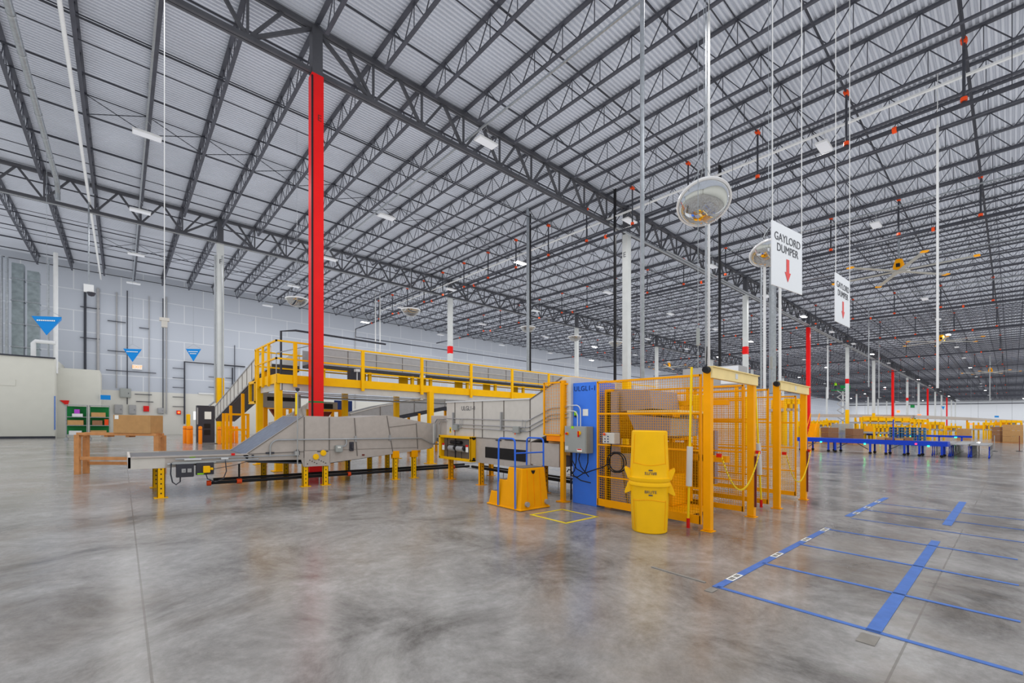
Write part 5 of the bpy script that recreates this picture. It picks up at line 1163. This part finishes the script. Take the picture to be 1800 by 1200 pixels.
# far elevated conveyor band
t = thing('far_elevated_conveyor', 'long grey elevated conveyor crossing far behind the blue tables', 'conveyor', 80, 20)
pp = [at_d(1422, 730, 92), at_d(1520, 731, 88), at_d(1604, 732, 84), at_d(1700, 736, 96), at_d(1796, 741, 110)]
mb = MB()
for a, b_ in zip(pp, pp[1:]): mb.bar(a, b_, .8, .6)
mb.build('conveyor_bed', 'beige_metal', t)
for a in pp: MB().box(a[0]-.15, a[0]+.15, a[1]-.15, a[1]+.15, 0, a[2]-.2).build('leg', 'orange_yellow', t)
# yellow far machinery
def machine(px0, px1, ytop, ybot, d, lab, hop=0, dense=3):
    r_ = Vector((ST, -CT, 0)); f_ = Vector((CT, ST, 0)); Xa, Ya, Zt = at_d(px0, ytop, d); k_ = d/777.; w_ = (px1-px0)*k_; c = Vector((Xa, Ya, 0)); zb = EYE+(hor(px0)-ybot)*k_
    t = thing('sorting_machine', lab, 'machine', Xa, Ya)
    def bx(u0, u1, v0, v1, z0, z1, nm, m_): 
        p = [c+r_*u0+f_*v0, c+r_*u1+f_*v0, c+r_*u1+f_*v1, c+r_*u0+f_*v1]; MB().prism([(q.x, q.y, z0) for q in p], (0, 0, z1-z0)).build(nm, m_, t)
    for i in range(dense+1):
        u = w_*i/dense; bx(u-.1, u+.1, 0, .2, 0, Zt, 'post', 'yellow'); bx(u-.1, u+.1, 2.8, 3, 0, Zt, 'post', 'yellow')
    bx(0, w_, 0, .25, Zt-.5, Zt, 'beam', 'yellow'); bx(0, w_, 0, 3, zb, zb+.25, 'deck', 'grey_metal'); bx(0, w_, -.05, .05, zb+1, zb+1.1, 'rail', 'yellow')
    bx(w_*.15, w_*.5, .5, 2, zb+.25, zb+1.0, 'drive', 'orange_yellow'); bx(w_*.6, w_*.9, .5, 2, zb+.25, zb+.9, 'panel', 'grey_metal')
machine(1516, 1600, 733, 744, 66, 'long yellow framed sorting machine beyond the clear wrapped bundle', dense=6)
machine(1538, 1566, 745, 762, 58, 'low yellow machine below the long sorting machine', dense=4)
machine(1636, 1660, 741, 756, 72, 'boxy yellow machine cell right of the blue pallets', dense=3)
machine(1600, 1632, 737, 747, 80, 'yellow framed machine above the blue pallets', dense=3)
machine(1425, 1455, 740, 752, 70, 'yellow stair like machine right of the second red column', dense=4)
machine(1730, 1748, 742, 756, 85, 'small yellow machine beside the dark cartons', dense=2)
machine(1382, 1410, 700, 722, 40, 'yellow framed machine seen through the farther gate', dense=3)
machine(1448, 1474, 738, 750, 88, 'distant yellow frame machine just left of the scissor lift', dense=4)
machine(1572, 1598, 748, 760, 70, 'low yellow machine behind the blue pallets', dense=4)
machine(1664, 1690, 748, 758, 105, 'distant small yellow machine right of the boxy cell', dense=3)
machine(1760, 1796, 738, 750, 90, 'yellow machine behind the stacked cartons at right', dense=4)
t = thing('rolling_stair', 'yellow rolling stairs beyond the second red column', 'stairs', *at_d(1436, 760, 46)[:2])
X, Y, Z = at_d(1432, 762, 46)
for q in range(7): MB().box(X+.25*q, X+.25*q+.25, Y, Y+.8, .1, .35+.3*q).build('step', 'orange_yellow', t)
MB().tube([(X, Y, .3), (X+.05, Y, 1.3), (X+1.75, Y, 3.2), (X+1.75, Y, 2.2)], .03, 6).tube([(X, Y+.8, .3), (X+.05, Y+.8, 1.3), (X+1.75, Y+.8, 3.2), (X+1.75, Y+.8, 2.2)], .03, 6).build('handrail', 'orange_yellow', t)
# scissor lift with person
d = 100
X, Y, Z = at_d(1482, 684, d)
t = thing('scissor_lift', 'raised scissor lift with green platform near the roof', 'scissor lift', X, Y)
r_ = Vector((ST, -CT, 0)); f_ = Vector((CT, ST, 0)); c = Vector((X, Y, 0))
def bxx(u0, u1, v0, v1, z0, z1, nm, m_, tt): p = [c+r_*u0+f_*v0, c+r_*u1+f_*v0, c+r_*u1+f_*v1, c+r_*u0+f_*v1]; MB().prism([(q.x, q.y, z0) for q in p], (0, 0, z1-z0)).build(nm, m_, tt)
bxx(-1.9, 1.6, 0, 1.2, Z-.25, Z-.1, 'platform', 'green', t); bxx(-.6, 1.6, -.02, .02, Z+.2, Z+.9, 'side_board', 'green', t); bxx(-1.9, -.6, -.02, .02, Z+.85, Z+.9, 'guard_rail', 'green', t)
bxx(-1.3, 1.3, 0, 1.3, .3, 1.2, 'chassis', 'charcoal', t)
mb = MB(); n = 6; z0 = 1.2; dz = (Z-.3-1.2)/n
for i in range(n):
    a = c+r_*-1.2+f_*.2+Vector((0, 0, z0+i*dz)); b_ = c+r_*1.2+f_*.2+Vector((0, 0, z0+(i+1)*dz)); a2 = c+r_*1.2+f_*.2+Vector((0, 0, z0+i*dz)); b2 = c+r_*-1.2+f_*.2+Vector((0, 0, z0+(i+1)*dz))
    mb.bar(a, b_, .16).bar(a2, b2, .16)
mb.build('scissor_arms', 'grey_metal', t)
for u in (-1.1, 1.1): MB().lathe(c+r_*u+Vector((0, 0, .25)), [(0, -.1), (.25, -.1), (.25, .1), (0, .1)], 12, tuple(-f_)).build('wheel', 'black', t)
# person on the lift: one continuous body
pc = c + r_*-1.35 + f_*.5 + Vector((0, 0, Z-.1+G(X, Y)))
me_ = bpy.data.meshes.new('person')
J = {'pel': (0, 0, .95), 'sp': (0, 0, 1.2), 'ch': (0, 0, 1.42), 'nk': (0, 0, 1.53), 'hd': (0, 0, 1.63), 'hd2': (0, 0, 1.74), 'lh': (-.1, 0, .9), 'lk': (-.12, 0, .48), 'la': (-.12, .03, .08), 'lf': (-.12, -.12, .04), 'rh': (.1, 0, .9), 'rk': (.13, 0, .48), 'ra': (.13, .03, .08), 'rf': (.13, -.12, .04), 'ls': (-.2, 0, 1.42), 'le': (-.27, .0, 1.15), 'lw': (-.22, -.18, 1.0), 'lm': (-.2, -.26, .98), 'rs': (.2, 0, 1.42), 're': (.28, -.03, 1.16), 'rw': (.3, -.2, 1.3), 'rm': (.3, -.27, 1.36)}
E_ = [('pel', 'sp'), ('sp', 'ch'), ('ch', 'nk'), ('nk', 'hd'), ('hd', 'hd2'), ('pel', 'lh'), ('lh', 'lk'), ('lk', 'la'), ('la', 'lf'), ('pel', 'rh'), ('rh', 'rk'), ('rk', 'ra'), ('ra', 'rf'), ('ch', 'ls'), ('ls', 'le'), ('le', 'lw'), ('lw', 'lm'), ('ch', 'rs'), ('rs', 're'), ('re', 'rw'), ('rw', 'rm')]
RD = dict(pel=.14, sp=.13, ch=.15, nk=.06, hd=.1, hd2=.08, lh=.1, lk=.065, la=.05, lf=.04, rh=.1, rk=.065, ra=.05, rf=.04, ls=.07, le=.05, lw=.035, lm=.04, rs=.07, re=.05, rw=.035, rm=.04)
ks = list(J); me_.from_pydata([tuple(r_*J[k][0] - f_*-J[k][1] + Vector((0, 0, J[k][2]))) for k in ks], [(ks.index(a), ks.index(b_)) for a, b_ in E_], [])
po = bpy.data.objects.new('person', me_); COL.objects.link(po); po.location = pc
sk = po.modifiers.new('skin', 'SKIN'); sl = me_.skin_vertices[0].data
for i, k in enumerate(ks): sl[i].radius = (RD[k], RD[k]*.85); sl[i].use_root = k == 'pel'
po.modifiers.new('sub', 'SUBSURF').levels = 1
me_.materials.append(M['navy'])
tag(po, 'person in a lime safety vest standing on the raised green lift platform', 'person')
vb = [r_*a + f_*b_ + pc for a, b_ in ((-.22, -.17), (.22, -.17), (.22, .17), (-.22, .17))]
ve = MB().prism([(v.x, v.y, pc.z+.95) for v in vb], (0, 0, .55)); o = ve.build('safety_vest', 'hivis', po, slope=False, bevel=.05)
MB().lathe((pc.x, pc.y, pc.z+1.66), [(.11, 0), (.11, .06), (.06, .13), (0, .14)], 12).build('hard_hat', 'hivis', po, slope=False)
# small signs on the far wall side
for px, py, d, w_, h_, m_, lb in ((1604, 714, 95, 7, 5, 'green', 'small green hanging sign by the far wall'), (1607, 735, 95, 6, 5, 'green', 'green hanging sign below the far elevated conveyor'), (1752, 732, 100, 7, 3, 'sign_blue', 'small blue hanging sign by the far wall'), (1616, 730, 95, 6, 4, 'led_orange', 'orange glowing exit light left of the distant red columns'), (1645, 733, 95, 5, 3, 'led_orange', 'orange glowing exit light right of the distant red columns'), (1579, 723, 85, 5, 4, 'led_orange', 'orange glowing exit light near the third red column'), (1707, 745, 90, 4, 2, 'led_orange', 'faint orange light above the far blue conveyor')):
    X, Y, Z = at_d(px, py, d); k_ = d/777.
    t = thing('hanging_notice', lb, 'sign', X, Y, Z); c = Vector((X, Y, Z)); a = c-r_*w_*k_/2; b_ = c+r_*w_*k_/2
    MB().bar(a, b_, .08, h_*k_).build('board', m_, t); MB().tube([(X, Y, Z), (X, Y, 14.55)], .01, 4).build('wire', 'galv', t)
tri(1658, 714, 100, 6, 6, 'tiny blue triangle sign hanging near the far wall', 0, 0)
